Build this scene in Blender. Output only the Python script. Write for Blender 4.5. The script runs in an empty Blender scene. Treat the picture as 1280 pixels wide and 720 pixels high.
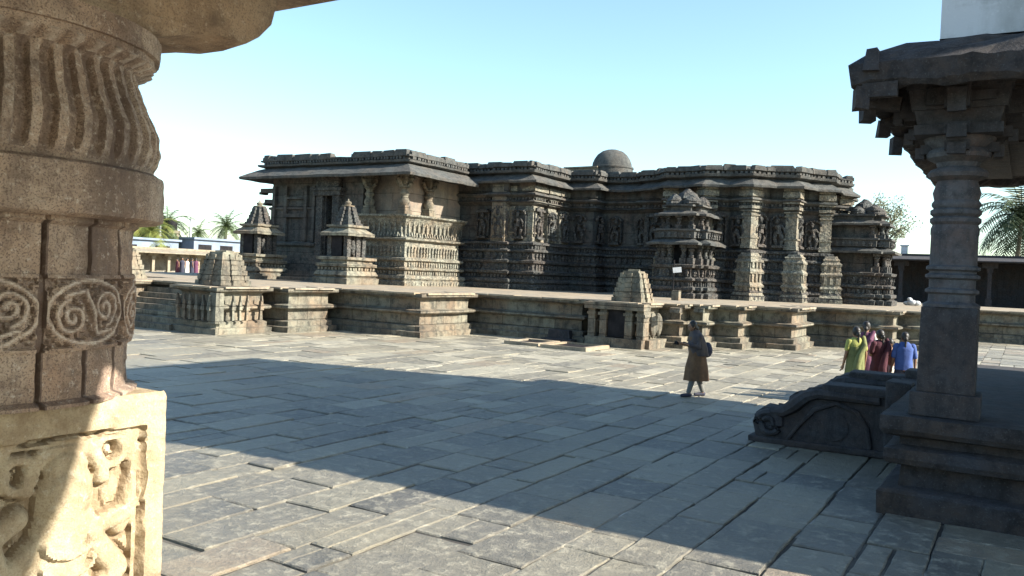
import bpy, bmesh, math, random
from mathutils import Vector, Matrix, noise
from mathutils.geometry import tessellate_polygon
random.seed(7)
rad = math.radians
sc = bpy.context.scene
col = sc.collection

# ------------------------------------------------------------------ camera
H_EYE = 2.45
F = 1050.0
yaw = rad(31.4); pitch = -math.atan(20 / F); roll = math.atan(0.043)
d0 = Vector((-math.sin(yaw), math.cos(yaw), 0)); r0 = Vector((math.cos(yaw), math.sin(yaw), 0)); u0 = Vector((0, 0, 1))
dv = d0 * math.cos(pitch) + u0 * math.sin(pitch); uv = -d0 * math.sin(pitch) + u0 * math.cos(pitch)
Rv = r0 * math.cos(roll) + uv * math.sin(roll); Uv = uv * math.cos(roll) - r0 * math.sin(roll)
cam = bpy.data.cameras.new('camera'); co = bpy.data.objects.new('camera', cam); col.objects.link(co)
m = Matrix((Rv, Uv, -dv)).transposed().to_4x4(); m.translation = (0, 0, H_EYE)
co.matrix_world = m
cam.sensor_width = 36; cam.lens = F / 1280 * 36; cam.clip_start = 0.05; cam.clip_end = 3000
sc.camera = co
sc.render.resolution_x = 1024; sc.render.resolution_y = 576

# ------------------------------------------------------------------ light
SUN_EL = rad(31); SUN_AZ = rad(14)          # azimuth from +X towards +Y
w = bpy.data.worlds.new('World'); sc.world = w; w.use_nodes = True
nt = w.node_tree; bg = nt.nodes['Background']
sky = nt.nodes.new('ShaderNodeTexSky'); sky.sky_type = 'NISHITA'; sky.sun_disc = False
sky.sun_elevation = SUN_EL; sky.sun_rotation = rad(90) - SUN_AZ
sky.air_density = 1.0; sky.dust_density = 0.6; sky.ozone_density = 1.0; sky.altitude = 0
tint = nt.nodes.new('ShaderNodeMix'); tint.data_type = 'RGBA'; tint.blend_type = 'MULTIPLY'; tint.inputs[0].default_value = 1.0
tint.inputs[7].default_value = (0.93, 1.04, 1.02, 1)      # slightly cyan, dry winter sky
nt.links.new(sky.outputs[0], tint.inputs[6]); nt.links.new(tint.outputs[2], bg.inputs[0]); bg.inputs[1].default_value = 0.10
sd = bpy.data.lights.new('sun', 'SUN'); sd.energy = 5.0; sd.angle = rad(0.53); sd.color = (1.0, 0.93, 0.80)
so = bpy.data.objects.new('sun', sd); col.objects.link(so)
sv = Vector((math.cos(SUN_AZ) * math.cos(SUN_EL), math.sin(SUN_AZ) * math.cos(SUN_EL), math.sin(SUN_EL)))
so.rotation_euler = sv.to_track_quat('Z', 'Y').to_euler(); so.location = (30, 10, 40)
vs = sc.view_settings; vs.view_transform = 'Standard'; vs.look = 'None'; vs.gamma = 1; vs.exposure = 1.6
vs.use_curve_mapping = False

# ------------------------------------------------------------------ materials
class NT:
    def __init__(s, name):
        s.m = bpy.data.materials.new(name); s.m.use_nodes = True; s.t = s.m.node_tree
        s.b = s.t.nodes['Principled BSDF']; s.b.inputs['Roughness'].default_value = 0.85
        s.b.inputs['Specular IOR Level'].default_value = 0.3
    def n(s, kind, **kw):
        x = s.t.nodes.new(kind)
        for k, v in kw.items(): setattr(x, k, v)
        return x
    def L(s, a, b): s.t.links.new(a, b)
    def coord(s, scale=(1, 1, 1), out='Object'):
        c = s.n('ShaderNodeTexCoord'); mp = s.n('ShaderNodeMapping'); mp.inputs['Scale'].default_value = scale
        s.L(c.outputs[out], mp.inputs['Vector']); return mp.outputs[0]
    def world(s, scale=(1, 1, 1)):
        c = s.n('ShaderNodeNewGeometry'); mp = s.n('ShaderNodeMapping'); mp.inputs['Scale'].default_value = scale
        s.L(c.outputs['Position'], mp.inputs['Vector']); return mp.outputs[0]
    def noise(s, vec, scale, detail=6, rough=0.6, dist=0.0):
        x = s.n('ShaderNodeTexNoise'); x.inputs['Scale'].default_value = scale; x.inputs['Detail'].default_value = detail
        x.inputs['Roughness'].default_value = rough; x.inputs['Distortion'].default_value = dist; s.L(vec, x.inputs['Vector']); return x.outputs['Fac']
    def ramp(s, fac, stops, interp='LINEAR'):
        x = s.n('ShaderNodeValToRGB'); x.color_ramp.interpolation = interp
        el = x.color_ramp.elements
        while len(el) < len(stops): el.new(0.5)
        for e, (p, c) in zip(el, stops):
            e.position = p; e.color = (c, c, c, 1) if isinstance(c, (int, float)) else (*c, 1)
        s.L(fac, x.inputs[0]); return x.outputs[0]
    def mix(s, fac, a, b, mode='MIX'):
        x = s.n('ShaderNodeMix'); x.data_type = 'RGBA'; x.blend_type = mode
        for sock, v in ((x.inputs[0], fac), (x.inputs[6], a), (x.inputs[7], b)):
            if isinstance(v, (int, float)): sock.default_value = v if sock == x.inputs[0] else (v, v, v, 1)
            elif isinstance(v, tuple): sock.default_value = (*v, 1)
            else: s.L(v, sock)
        return x.outputs[2]
    def math(s, op, a, b=None, c=None):
        x = s.n('ShaderNodeMath'); x.operation = op
        for i, v in enumerate((a, b, c)):
            if v is None: continue
            if isinstance(v, (int, float)): x.inputs[i].default_value = v
            else: s.L(v, x.inputs[i])
        return x.outputs[0]
    def bump(s, h, dist, strength=1.0, prev=None):
        x = s.n('ShaderNodeBump'); x.inputs['Distance'].default_value = dist; x.inputs['Strength'].default_value = strength
        s.L(h, x.inputs['Height'])
        if prev is not None: s.L(prev, x.inputs['Normal'])
        return x.outputs[0]

def stone(name, base, dark, warm, light, sc_=1.0, seam=None, carve=0.0, bump=0.02, rough=0.9, speck=0.0, wear_shade=False):
    k = NT(name); v = k.world()
    n1 = k.noise(v, 0.7 * sc_, 6, 0.62); n2 = k.noise(v, 3.5 * sc_, 8, 0.7); n3 = k.noise(v, 22 * sc_, 6, 0.7)
    vs_ = k.world((1.6, 1.6, 0.25)); n4 = k.noise(vs_, 1.3 * sc_, 7, 0.65)
    c = k.mix(k.ramp(n1, [(0.38, 0.0), (0.62, 1.0)]), base, warm)
    c = k.mix(k.ramp(n2, [(0.45, 0.0), (0.66, 0.85)]), c, dark)
    c = k.mix(k.ramp(n4, [(0.50, 0.0), (0.68, 0.75)]), c, dark)
    c = k.mix(k.ramp(n3, [(0.56, 0.0), (0.72, 0.8)]), c, light)
    if speck:
        n6 = k.noise(v, 90 * sc_, 3, 0.6)
        c = k.mix(k.ramp(n6, [(0.50, 0.0), (0.62, speck)]), c, dark)
    if wear_shade:  # wear plus painted shade: carved grooves go dark and ridges light
        at = k.n('ShaderNodeAttribute', attribute_name='tone')
        w1 = k.math('ADD', at.outputs['Fac'], k.math('MULTIPLY', k.math('SUBTRACT', n3, 0.5), 0.5))
        c = k.mix(k.ramp(w1, [(0.12, 0.9), (0.42, 0.0)]), c, dark); c = k.mix(k.ramp(w1, [(0.6, 0.0), (0.9, 0.75)]), c, light)
    h = k.math('ADD', k.math('MULTIPLY', n2, 0.6), k.math('MULTIPLY', n3, 0.45))
    nb = k.bump(h, bump * 2.0)
    if seam:
        sx = k.n('ShaderNodeSeparateXYZ'); g = k.n('ShaderNodeNewGeometry'); k.L(g.outputs['Position'], sx.inputs[0])
        cb = k.n('ShaderNodeCombineXYZ'); k.L(k.math('ADD', sx.outputs[0], sx.outputs[1]), cb.inputs[0]); k.L(k.math('ADD', sx.outputs[2], 0.07), cb.inputs[1])
        br = k.n('ShaderNodeTexBrick'); br.offset = 0.43; br.inputs['Scale'].default_value = 1; br.inputs['Mortar Size'].default_value = 0.012
        br.inputs['Brick Width'].default_value = seam[0]; br.inputs['Row Height'].default_value = seam[1]; br.inputs['Mortar Smooth'].default_value = 0.3
        br.inputs['Color1'].default_value = (0.72, 0.72, 0.72, 1); br.inputs['Color2'].default_value = (1.15, 1.15, 1.1, 1); br.inputs['Mortar'].default_value = (0.35, 0.33, 0.3, 1)
        k.L(cb.outputs[0], br.inputs['Vector'])
        c = k.mix(0.85, c, br.outputs['Color'], 'MULTIPLY')
        nb = k.bump(k.math('SUBTRACT', 1.0, br.outputs['Fac']), 0.03, 1.0, nb)
    if carve:
        vo = k.n('ShaderNodeTexVoronoi'); vo.inputs['Scale'].default_value = 5.5; k.L(k.world((1, 1, 1.5)), vo.inputs['Vector'])
        vo2 = k.n('ShaderNodeTexVoronoi'); vo2.inputs['Scale'].default_value = 14; k.L(v, vo2.inputs['Vector'])
        nb = k.bump(k.math('ADD', vo.outputs['Distance'], k.math('MULTIPLY', vo2.outputs['Distance'], 0.5)), carve, 1.0, nb)
        c = k.mix(k.ramp(vo2.outputs['Distance'], [(0.35, 0.0), (0.7, 0.6)]), c, dark)
    k.L(c, k.b.inputs['Base Color']); k.L(nb, k.b.inputs['Normal']); k.b.inputs['Roughness'].default_value = rough
    return k.m

def plain(name, c1, c2=None, scale=4, rough=0.8, bump=0.004, det=5):
    k = NT(name); v = k.world()
    c2 = c2 or tuple(x * 0.7 for x in c1)
    n1 = k.noise(v, scale, det, 0.65)
    k.L(k.mix(k.ramp(n1, [(0.35, 0), (0.68, 1)]), c1, c2), k.b.inputs['Base Color'])
    k.L(k.bump(n1, bump), k.b.inputs['Normal']); k.b.inputs['Roughness'].default_value = rough
    return k.m

M = {}
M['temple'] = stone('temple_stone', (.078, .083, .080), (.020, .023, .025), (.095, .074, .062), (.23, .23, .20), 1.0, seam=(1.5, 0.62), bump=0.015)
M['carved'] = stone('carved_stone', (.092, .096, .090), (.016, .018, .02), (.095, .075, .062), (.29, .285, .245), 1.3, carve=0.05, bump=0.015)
M['carved_sunlit'] = stone('sunlit_carved_stone', (.26, .255, .205), (.05, .052, .048), (.25, .195, .135), (.50, .49, .39), 1.3, carve=0.03, bump=0.012)  # carved stone with sunlight painted in: lighter copy for sunlit porch and pilasters
M['eave'] = stone('eave_stone', (.070, .074, .072), (.022, .025, .027), (.08, .07, .06), (.27, .27, .245), 1.2, bump=0.02)
M['plat'] = stone('platform_stone', (.185, .18, .145), (.042, .042, .038), (.19, .14, .098), (.34, .32, .26), 1.0, seam=(1.15, 0.5), bump=0.015)
M['screen'] = stone('screen_stone', (.24, .22, .18), (.12, .11, .10), (.24, .18, .14), (.36, .34, .28), 0.6, seam=(2.2, 0.9), bump=0.008)
M['platdark'] = stone('platform_top_stone', (.27, .235, .18), (.13, .115, .095), (.31, .235, .155), (.36, .33, .27), 0.8, bump=0.01)
M['near'] = stone('near_pillar_stone', (.50, .42, .34), (.13, .095, .08), (.38, .265, .19), (.66, .60, .52), 3.2, bump=0.006, speck=0.75, wear_shade=True)
M['nearplain'] = stone('near_eave_stone', (.42, .34, .25), (.14, .10, .075), (.36, .25, .16), (.58, .50, .40), 2.6, bump=0.008, speck=0.5)
M['shaft'] = stone('turned_pillar_stone', (.085, .09, .10), (.035, .037, .042), (.10, .075, .07), (.15, .155, .165), 2.5, bump=0.005)
M['nearbase'] = stone('near_base_stone', (.42, .36, .255), (.22, .16, .10), (.40, .31, .19), (.50, .45, .36), 3.0, bump=0.005, speck=0.45, wear_shade=True)
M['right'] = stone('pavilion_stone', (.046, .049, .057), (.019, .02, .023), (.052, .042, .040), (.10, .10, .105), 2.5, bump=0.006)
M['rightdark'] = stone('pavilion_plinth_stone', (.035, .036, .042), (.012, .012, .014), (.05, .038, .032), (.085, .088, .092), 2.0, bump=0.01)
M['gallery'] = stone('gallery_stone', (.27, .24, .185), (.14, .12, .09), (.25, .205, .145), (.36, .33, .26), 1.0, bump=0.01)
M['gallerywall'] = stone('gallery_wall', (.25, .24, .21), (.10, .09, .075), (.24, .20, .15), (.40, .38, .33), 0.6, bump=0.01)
M['white'] = stone('white_plaster', (.50, .52, .55), (.26, .27, .27), (.46, .47, .48), (.56, .58, .60), 0.5, bump=0.004)
M['black'] = plain('dark_opening', (.015, .015, .017), (.03, .028, .03), 3)
M['black'].node_tree.nodes['Principled BSDF'].inputs['Specular IOR Level'].default_value = 0.03

def paving_mat():
    k = NT('paving_stone'); v = k.world()
    at = k.n('ShaderNodeAttribute', attribute_name='tone')
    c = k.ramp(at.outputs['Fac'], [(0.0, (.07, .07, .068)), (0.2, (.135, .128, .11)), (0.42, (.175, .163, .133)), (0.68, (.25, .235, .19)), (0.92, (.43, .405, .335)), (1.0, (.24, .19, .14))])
    n1 = k.noise(v, 1.1, 6, 0.65); n2 = k.noise(v, 6, 9, 0.72); n3 = k.noise(v, 45, 6, 0.7)
    c = k.mix(k.ramp(n1, [(0.36, 0.55), (0.6, 0.0)]), c, (.17, .16, .145))
    c = k.mix(k.ramp(n2, [(0.5, 0.0), (0.66, 0.7)]), c, (.40, .38, .32))
    c = k.mix(k.ramp(n2, [(0.30, 0.75), (0.44, 0.0)]), c, (.12, .115, .11))
    c = k.mix(k.ramp(n3, [(0.42, 0.35), (0.55, 0.0)]), c, (.12, .11, .10))
    n5 = k.noise(v, 0.33, 5, 0.6, 0.6); c = k.mix(k.ramp(n5, [(0.48, 0.0), (0.66, 0.55)]), c, (.25, .22, .165))
    n7 = k.noise(v, 2.2, 4, 0.75, 1.5); c = k.mix(k.ramp(n7, [(0.60, 0.0), (0.68, 0.6)]), c, (.085, .08, .07))
    c = k.mix(1.0, c, (1.0, .975, .90), 'MULTIPLY')
    h = k.math('ADD', k.math('MULTIPLY', n2, 1.0), k.math('MULTIPLY', n3, 0.25))
    k.L(c, k.b.inputs['Base Color']); k.L(k.bump(h, 0.05), k.b.inputs['Normal'])
    k.L(k.ramp(n2, [(0.3, 0.38), (0.7, 0.66)]), k.b.inputs['Roughness']); k.b.inputs['Specular IOR Level'].default_value = 0.55
    return k.m
M['paving'] = paving_mat()
def joint_mat():
    k = NT('joint_fill'); v = k.world()
    n1 = k.noise(v, 0.9, 5, 0.6)
    k.L(k.ramp(n1, [(0.42, (.05, .045, .04)), (0.55, (.12, .11, .09)), (0.66, (.55, .52, .46))]), k.b.inputs['Base Color'])
    return k.m
M['joint'] = joint_mat()
M['earth'] = plain('dry_earth', (.30, .25, .18), (.20, .18, .12), 0.2)

# ------------------------------------------------------------------ mesh builder
class MB:
    def __init__(s): s.v = []; s.f = []; s.tone = []
    def add(s, vs, fs, tone=0.5):
        o = len(s.v); s.v += [Vector(p) for p in vs]; s.f += [[i + o for i in f] for f in fs]; s.tone += [tone] * len(fs)
    def box(s, x0, y0, z0, x1, y1, z1, T=None, taper=0.0, tone=0.5):
        cx, cy = (x0 + x1) / 2, (y0 + y1) / 2; k = 1 - taper
        vs = [(x0, y0, z0), (x1, y0, z0), (x1, y1, z0), (x0, y1, z0)] + [(cx + (a - cx) * k, cy + (b - cy) * k, z1) for a, b in ((x0, y0), (x1, y0), (x1, y1), (x0, y1))]
        if T is not None: vs = [T @ Vector(p) for p in vs]
        s.add(vs, [[0, 3, 2, 1], [4, 5, 6, 7], [0, 1, 5, 4], [1, 2, 6, 5], [2, 3, 7, 6], [3, 0, 4, 7]], tone)
    def cbox(s, c, sx, sy, sz, rz=0, taper=0, T=None):
        t = Matrix.Translation(c) @ Matrix.Rotation(rz, 4, 'Z')
        if T is not None: t = T @ t
        s.box(-sx / 2, -sy / 2, 0, sx / 2, sy / 2, sz, t, taper)
    def lathe(s, prof, c=(0, 0, 0), n=24, rot=0.0, fn=None, T=None, cap=True):
        vs = []
        for (r, z) in prof:
            for i in range(n):
                a = 2 * math.pi * i / n + rot; rr = r * (fn(a, z) if fn else 1)
                vs.append(Vector((c[0] + rr * math.cos(a), c[1] + rr * math.sin(a), c[2] + z)))
        if T is not None: vs = [T @ p for p in vs]
        fs = []
        for j in range(len(prof) - 1):
            for i in range(n):
                fs.append([j * n + i, j * n + (i + 1) % n, (j + 1) * n + (i + 1) % n, (j + 1) * n + i])
        if cap:
            fs.append(list(range(n))[::-1]); fs.append([(len(prof) - 1) * n + i for i in range(n)])
        s.add(vs, fs)
    def tube(s, pts, rads, n=8, cap=True):
        pts = [Vector(p) for p in pts]; rings = []
        if isinstance(rads, (int, float)): rads = [rads] * len(pts)
        up = Vector((0, 0, 1)); vs = []
        for i, p in enumerate(pts):
            t = (pts[min(i + 1, len(pts) - 1)] - pts[max(i - 1, 0)]).normalized()
            a = t.cross(up if abs(t.z) < 0.95 else Vector((1, 0, 0))).normalized(); b = a.cross(t)
            for j in range(n):
                q = 2 * math.pi * j / n; vs.append(p + (a * math.cos(q) + b * math.sin(q)) * rads[i])
        fs = [[i * n + j, i * n + (j + 1) % n, (i + 1) * n + (j + 1) % n, (i + 1) * n + j] for i in range(len(pts) - 1) for j in range(n)]
        if cap: fs += [list(range(n))[::-1], [(len(pts) - 1) * n + j for j in range(n)]]
        s.add(vs, fs)
    def ball(s, c, rx, ry, rz, n=10, T=None):
        prof = [(math.sin(math.pi * k / 8), -math.cos(math.pi * k / 8)) for k in range(9)]; prof[0] = (.01, -1); prof[-1] = (.01, 1)
        t = Matrix.Translation(c) @ Matrix.Diagonal((rx, ry, rz, 1))
        if T is not None: t = T @ t
        s.lathe(prof, n=n, T=t)
    def mould(s, plan, prof, closed=False, seg=0.5):
        """sweep a wall profile (outward offset, z) along a stepped plan with mitred corners"""
        P = [Vector(p) for p in plan]; n = len(P); ne = n if closed else n - 1
        ed = [(P[(i + 1) % n] - P[i]).normalized() for i in range(ne)]
        nr = [Vector((e.y, -e.x)) for e in ed]
        mit = []
        for i in range(n):
            a = nr[(i - 1) % ne] if (closed or i > 0) else nr[0]; b = nr[i % ne] if (closed or i < n - 1) else nr[-1]
            mvec = (a + b); mvec = mvec / max(0.3, (1 + a.dot(b))); mit.append(mvec)
        cols = []
        for i in range(ne):
            L = (P[(i + 1) % n] - P[i]).length; k = max(1, int(L / seg))
            for j in range(k):
                t = j / k; cols.append((P[i].lerp(P[(i + 1) % n], t), mit[i].lerp(mit[(i + 1) % n], t)))
        if not closed: cols.append((P[-1], mit[-1]))
        m_ = len(prof); vs = []
        for p, q in cols:
            for (o, z) in prof: vs.append((p.x + q.x * o, p.y + q.y * o, z))
        nc = len(cols); fs = []
        for i in range(nc if closed else nc - 1):
            j = (i + 1) % nc
            for k in range(m_ - 1): fs.append([i * m_ + k, j * m_ + k, j * m_ + k + 1, i * m_ + k + 1])
        s.add(vs, fs)
        return [Vector((p.x + q.x * prof[-1][0], p.y + q.y * prof[-1][0])) for p, q in cols]
    def poly(s, pts, z, flip=False):
        pts3 = [Vector((p[0], p[1], z)) for p in pts]; tr = tessellate_polygon([pts3])
        fs = []
        for t in tr:
            a, b, c = (pts3[i] for i in t); nz = (b - a).cross(c - a).z
            fs.append(list(t) if (nz > 0) != flip else list(t)[::-1])
        s.add(pts3, fs)
    def extrude(s, outline, T, depth):
        """outline in local XZ, extruded along local Y"""
        n = len(outline); a = [T @ Vector((x, 0, z)) for x, z in outline]; b = [T @ Vector((x, depth, z)) for x, z in outline]
        tr = tessellate_polygon([[Vector((x, z, 0)) for x, z in outline]])
        fs = [list(t) for t in tr] + [[i + n for i in t][::-1] for t in tr] + [[i, (i + 1) % n, (i + 1) % n + n, i + n] for i in range(n)]
        s.add(a + b, fs)
    def rough(s, amp, freq=1.3, zamp=1.0):
        for p in s.v:
            q = noise.noise_vector(p * freq) * amp + noise.noise_vector(p * freq * 4.1) * amp * 0.45
            p.x += q.x; p.y += q.y; p.z += q.z * zamp
        return s
    def build(s, name, mat, parent=None, smooth=False, bevel=0.0, tone=False, wl=None):
        me = bpy.data.meshes.new(name)
        off = Vector((0, 0, 0))
        if parent is not None: off = parent.matrix_basis.translation if parent.parent is None else parent.parent.matrix_basis.translation + parent.location
        if wl is not None: off = Vector(wl)
        me.from_pydata([tuple(p - off) for p in s.v], [], s.f); me.update()
        bm = bmesh.new(); bm.from_mesh(me); bmesh.ops.recalc_face_normals(bm, faces=bm.faces)
        if bevel:
            bmesh.ops.remove_doubles(bm, verts=bm.verts, dist=0.0005)
            bmesh.ops.bevel(bm, geom=[e for e in bm.edges if e.calc_face_angle(0) > 0.6], offset=bevel, segments=2, affect='EDGES', profile=0.6)
        bm.to_mesh(me); bm.free()
        if tone:
            at = me.attributes.new('tone', 'FLOAT', 'FACE')
            at.data.foreach_set('value', s.tone)
        if smooth:
            for p in me.polygons: p.use_smooth = True
            me.set_sharp_from_angle(angle=rad(38))
        me.materials.append(M[mat] if isinstance(mat, str) else mat)
        o = bpy.data.objects.new(name, me); col.objects.link(o)
        if wl is not None: o.location = off
        if parent is not None: o.parent = parent
        return o

def tag(o, label=None, cat=None, group=None, kind=None):
    if label: o['label'] = label
    if cat: o['category'] = cat
    if group: o['group'] = group
    if kind: o['kind'] = kind
    return o
def empty(name, loc, label, cat, group=None):
    o = bpy.data.objects.new(name, None); col.objects.link(o); o.location = loc; o.empty_display_size = 0.3
    return tag(o, label, cat, group)
def copy_tree(o, parent=None):
    c = o.copy(); col.objects.link(c); c.parent = parent
    for ch in list(o.children): copy_tree(ch, c)
    return c

def wp(px, py, z=0.0):
    """point of the place seen at photo pixel (px,py) at height z (used only to measure)"""
    r = dv * F + Rv * (px - 640) - Uv * (py - 360); t = (z - H_EYE) / r.z
    return r * t

# edge iterator with outward normals for friezes
def edges(plan, closed=False):
    P = [Vector(p) for p in plan]; n = len(P)
    for i in range(n if closed else n - 1):
        a, b = P[i], P[(i + 1) % n]; e = (b - a); L = e.length
        if L < 0.05: continue
        e.normalize(); yield a, b, e, Vector((e.y, -e.x)), L
def frieze(mb, plan, off, z0, z1, pitch, dep, kind='tooth', closed=False, ext=0.0, fill=0.6):
    for a, b, e, nr, L in edges(plan, closed):
        L2 = L + 2 * ext; k = max(1, int(L2 / pitch)); st = L2 / k; ang = math.atan2(e.y, e.x)
        for i in range(k):
            if kind != 'tooth' and random.random() < 0.08: continue
            c = a + e * (-ext + st * (i + 0.5)) + nr * off
            w_ = st * fill * random.uniform(0.85, 1.1); d_ = dep * random.uniform(0.7, 1.15); h = (z1 - z0)
            T = Matrix.Translation((c.x, c.y, z0)) @ Matrix.Rotation(ang, 4, 'Z')
            if kind == 'tooth': mb.box(-w_ / 2, -d_, 0, w_ / 2, 0.02, h, T)
            elif kind == 'peak': mb.box(-w_ / 2, -d_, 0, w_ / 2, 0.05, h, T, taper=0.7)
            elif kind == 'figure':
                mb.box(-w_ * .3, -d_ * .8, 0, w_ * .3, 0.02, h * .45, T, taper=0.2)
                mb.box(-w_ * .45, -d_, h * .4, w_ * .45, 0.02, h * .76, T, taper=0.35)
                mb.box(-w_ * .18, -d_, h * .74, w_ * .18, 0.0, h * .98, T, taper=0.4)

def statue_mesh(v=0):
    mb = MB(); rn = random.Random(v); q = lambda a: rn.uniform(-a, a)   # relief figure facing -Y, height 1
    mb.box(-.2, -.16, 0, .2, .05, .07); mb.box(-.17, -.13, .07, .17, .05, .1)
    hx = q(.05); tx = q(.06)
    mb.tube([(-.07 + q(.03), -.06, .1), (-.1 + q(.04), -.09, .3), (-.05 + hx, -.07, .48)], [.045, .06, .075])
    mb.tube([(.1 + q(.04), -.06, .1), (.12 + q(.06), -.1, .28), (.05 + hx, -.07, .48)], [.045, .06, .075])
    mb.tube([(hx, -.07, .44), (hx * .2, -.08, .56), (tx, -.09, .7)], [.11, .07, .11])
    mb.ball((tx * 1.3, -.1, .81), .06, .06, .075); mb.lathe([(.07, 0), (.075, .04), (.03, .1), (.01, .12)], (tx * 1.3, -.09, .85), 8)
    for sx in (1, -1):
        up = rn.random() < .5
        mb.tube([(tx + sx * .11, -.08, .7), (tx + sx * .21, -.1, .62 if up else .56), (tx + sx * (.2 + q(.03)), -.12, .8 if up else .42 + q(.05))], [.04, .032, .025])
    if v % 2 == 0:
        for i in range(9):
            a = math.pi * i / 8; mb.ball((.24 * math.cos(a), -.05, .86 + .14 * math.sin(a)), .05, .07, .05, 6)
    else: mb.box(-.27, -.14, .93, .27, .05, 1.0); mb.box(-.2, -.11, 1.0, .2, .05, 1.05)
    if v != 2: mb.box(-.27, -.06, .1, -.21, .04, .9); mb.box(.21, -.06, .1, .27, .04, .9)
    return mb

# ================================================================== GROUND
g = MB(); g.box(-900, -600, -0.5, 900, 1500, -0.06); tag(g.build('ground', 'earth'), kind='structure')
def paving():
    mb = MB(); x = -48.0
    while x < 14:
        wd = random.choice([.4, .5, .6, .65, .7, .8, .9]) * random.uniform(.93, 1.07)
        y = -3.0 + random.uniform(-1, 0)
        while y < 62:
            ln = random.choice([.5, .7, .85, 1.05, 1.3, 1.6]) * random.uniform(.9, 1.1)
            near = x > -14 and y < 20
            splits = [(x, x + wd)] if random.random() > 0.1 else [(x, x + wd * .45), (x + wd * .45, x + wd)]
            for xa, xb in splits:
                g_ = random.uniform(.005, .016); z = random.gauss(0, .006); tx = random.gauss(0, .004); ty = random.gauss(0, .004)
                j = lambda: random.uniform(-.014, .014)
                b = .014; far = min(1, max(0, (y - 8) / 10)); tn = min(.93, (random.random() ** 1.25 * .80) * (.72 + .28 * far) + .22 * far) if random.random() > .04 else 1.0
                if near:
                    # outline with extra points so that slab edges are worn, not ruled
                    out = []
                    cs = [(xa + g_, y + g_), (xb - g_, y + g_), (xb - g_, y + ln - g_), (xa + g_, y + ln - g_)]
                    cs = [(p + j(), q + j()) for p, q in cs]
                    for i in range(4):
                        p, q = cs[i], cs[(i + 1) % 4]; L = math.dist(p, q); k = max(2, int(L / .14))
                        for t in range(k):
                            f_ = t / k; ox, oy = (random.gauss(0, .004), random.gauss(0, .004)) if t else (0, 0)
                            out.append((p[0] + (q[0] - p[0]) * f_ + ox, p[1] + (q[1] - p[1]) * f_ + oy))
                    cx, cy = (xa + xb) / 2, y + ln / 2; n = len(out)
                    zz = lambda p: z + (p[0] - cx) * tx * 2 + (p[1] - cy) * ty * 2
                    top = []
                    for p in out:
                        dx, dy = cx - p[0], cy - p[1]; dl = math.hypot(dx, dy); b2 = b * random.uniform(.6, 1.8)
                        top.append((p[0] + dx / dl * b2, p[1] + dy / dl * b2, zz(p)))
                    mid = [(p[0], p[1], zz(p) - .012) for p in out]; low = [(p[0], p[1], -.07) for p in out]
                    fs = [list(range(n))] + [[n + i, n + (i + 1) % n, (i + 1) % n, i] for i in range(n)] + [[2 * n + i, 2 * n + (i + 1) % n, n + (i + 1) % n, n + i] for i in range(n)]
                    mb.add(top + mid + low, fs, tn)
                else:
                    p = [(xa + g_ + j(), y + g_ + j()), (xb - g_ + j(), y + g_ + j()), (xb - g_ + j(), y + ln - g_ + j()), (xa + g_ + j(), y + ln - g_ + j())]
                    mb.add([(a, c, z + random.gauss(0, .002)) for a, c in p] + [(a, c, -.07) for a, c in p], [[0, 1, 2, 3], [4, 5, 1, 0], [5, 6, 2, 1], [6, 7, 3, 2], [7, 4, 0, 3]], tn)
            y += ln
        x += wd
    tag(mb.build('paving', 'paving', tone=True), kind='structure')
    j = MB(); j.add([(-48, -4, -.02), (15, -4, -.02), (15, 63, -.02), (-48, 63, -.02)], [[0, 1, 2, 3]])
    tag(j.build('paving_joints', 'joint'), kind='structure')
paving()

# ================================================================== TEMPLE PLATFORM
ZP = 1.54
plat = [(-31.5, 18.4), (-29.3, 18.4), (-28.2, 18.4), (-28.2, 20.2), (-24.3, 20.2), (-24.3, 18.4), (-22.45, 18.4), (-22.45, 20.25), (-23.3, 20.25), (-23.3, 21.05), (-22.0, 21.05),
        (-22.0, 23.0), (-22.9, 23.0), (-22.9, 23.7), (-18.25, 23.7), (-18.25, 26.7), (-19.2, 26.7), (-19.2, 27.5), (-13.75, 27.5), (-13.75, 28.5), (-12.95, 28.5), (-12.95, 27.1),
        (-11.25, 27.1), (-11.25, 28.7), (-10.45, 28.7), (-10.45, 29.4), (-9.85, 29.4), (-9.85, 30.6), (-8.9, 30.6), (-8.9, 32.1), (-7.35, 32.1), (-7.35, 34.6), (-8.2, 34.6),
        (-8.2, 35.9), (-4.35, 35.9), (-4.35, 37.4), (-3.5, 37.4), (-3.5, 41.5), (-2.6, 41.5), (-2.6, 48), (6, 48), (6, 60), (-14, 60), (-14, 66), (-44, 66), (-44, 24), (-31.5, 24)]
prof_p = [(.24, -.05), (.26, .19), (.12, .22), (.13, .38), (.0, .43), (.0, .78), (.06, .8), (.20, .83), (.24, .87), (.22, .94), (.04, .98), (.0, 1.0), (.0, 1.31), (.04, 1.36), (.2, 1.39), (.27, 1.42), (.27, 1.54)]
platform = empty('stone_platform', (-20, 35, 0), 'long stepped stone platform with moulded sides that carries the whole carved temple', 'platform')
mb = MB(); ring = mb.mould(plat, prof_p, True, 0.45); mb.rough(.022, 1.7)
mb.build('moulded_side', 'plat', platform)
mb = MB(); pts = mb.mould(plat, [(.272, ZP - .02), (.272, ZP + .002)], True, 50); mb.v = []; mb.f = []; mb.tone = []
mb.poly(pts, ZP + .006); mb.build('walkway', 'platdark', platform)
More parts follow.
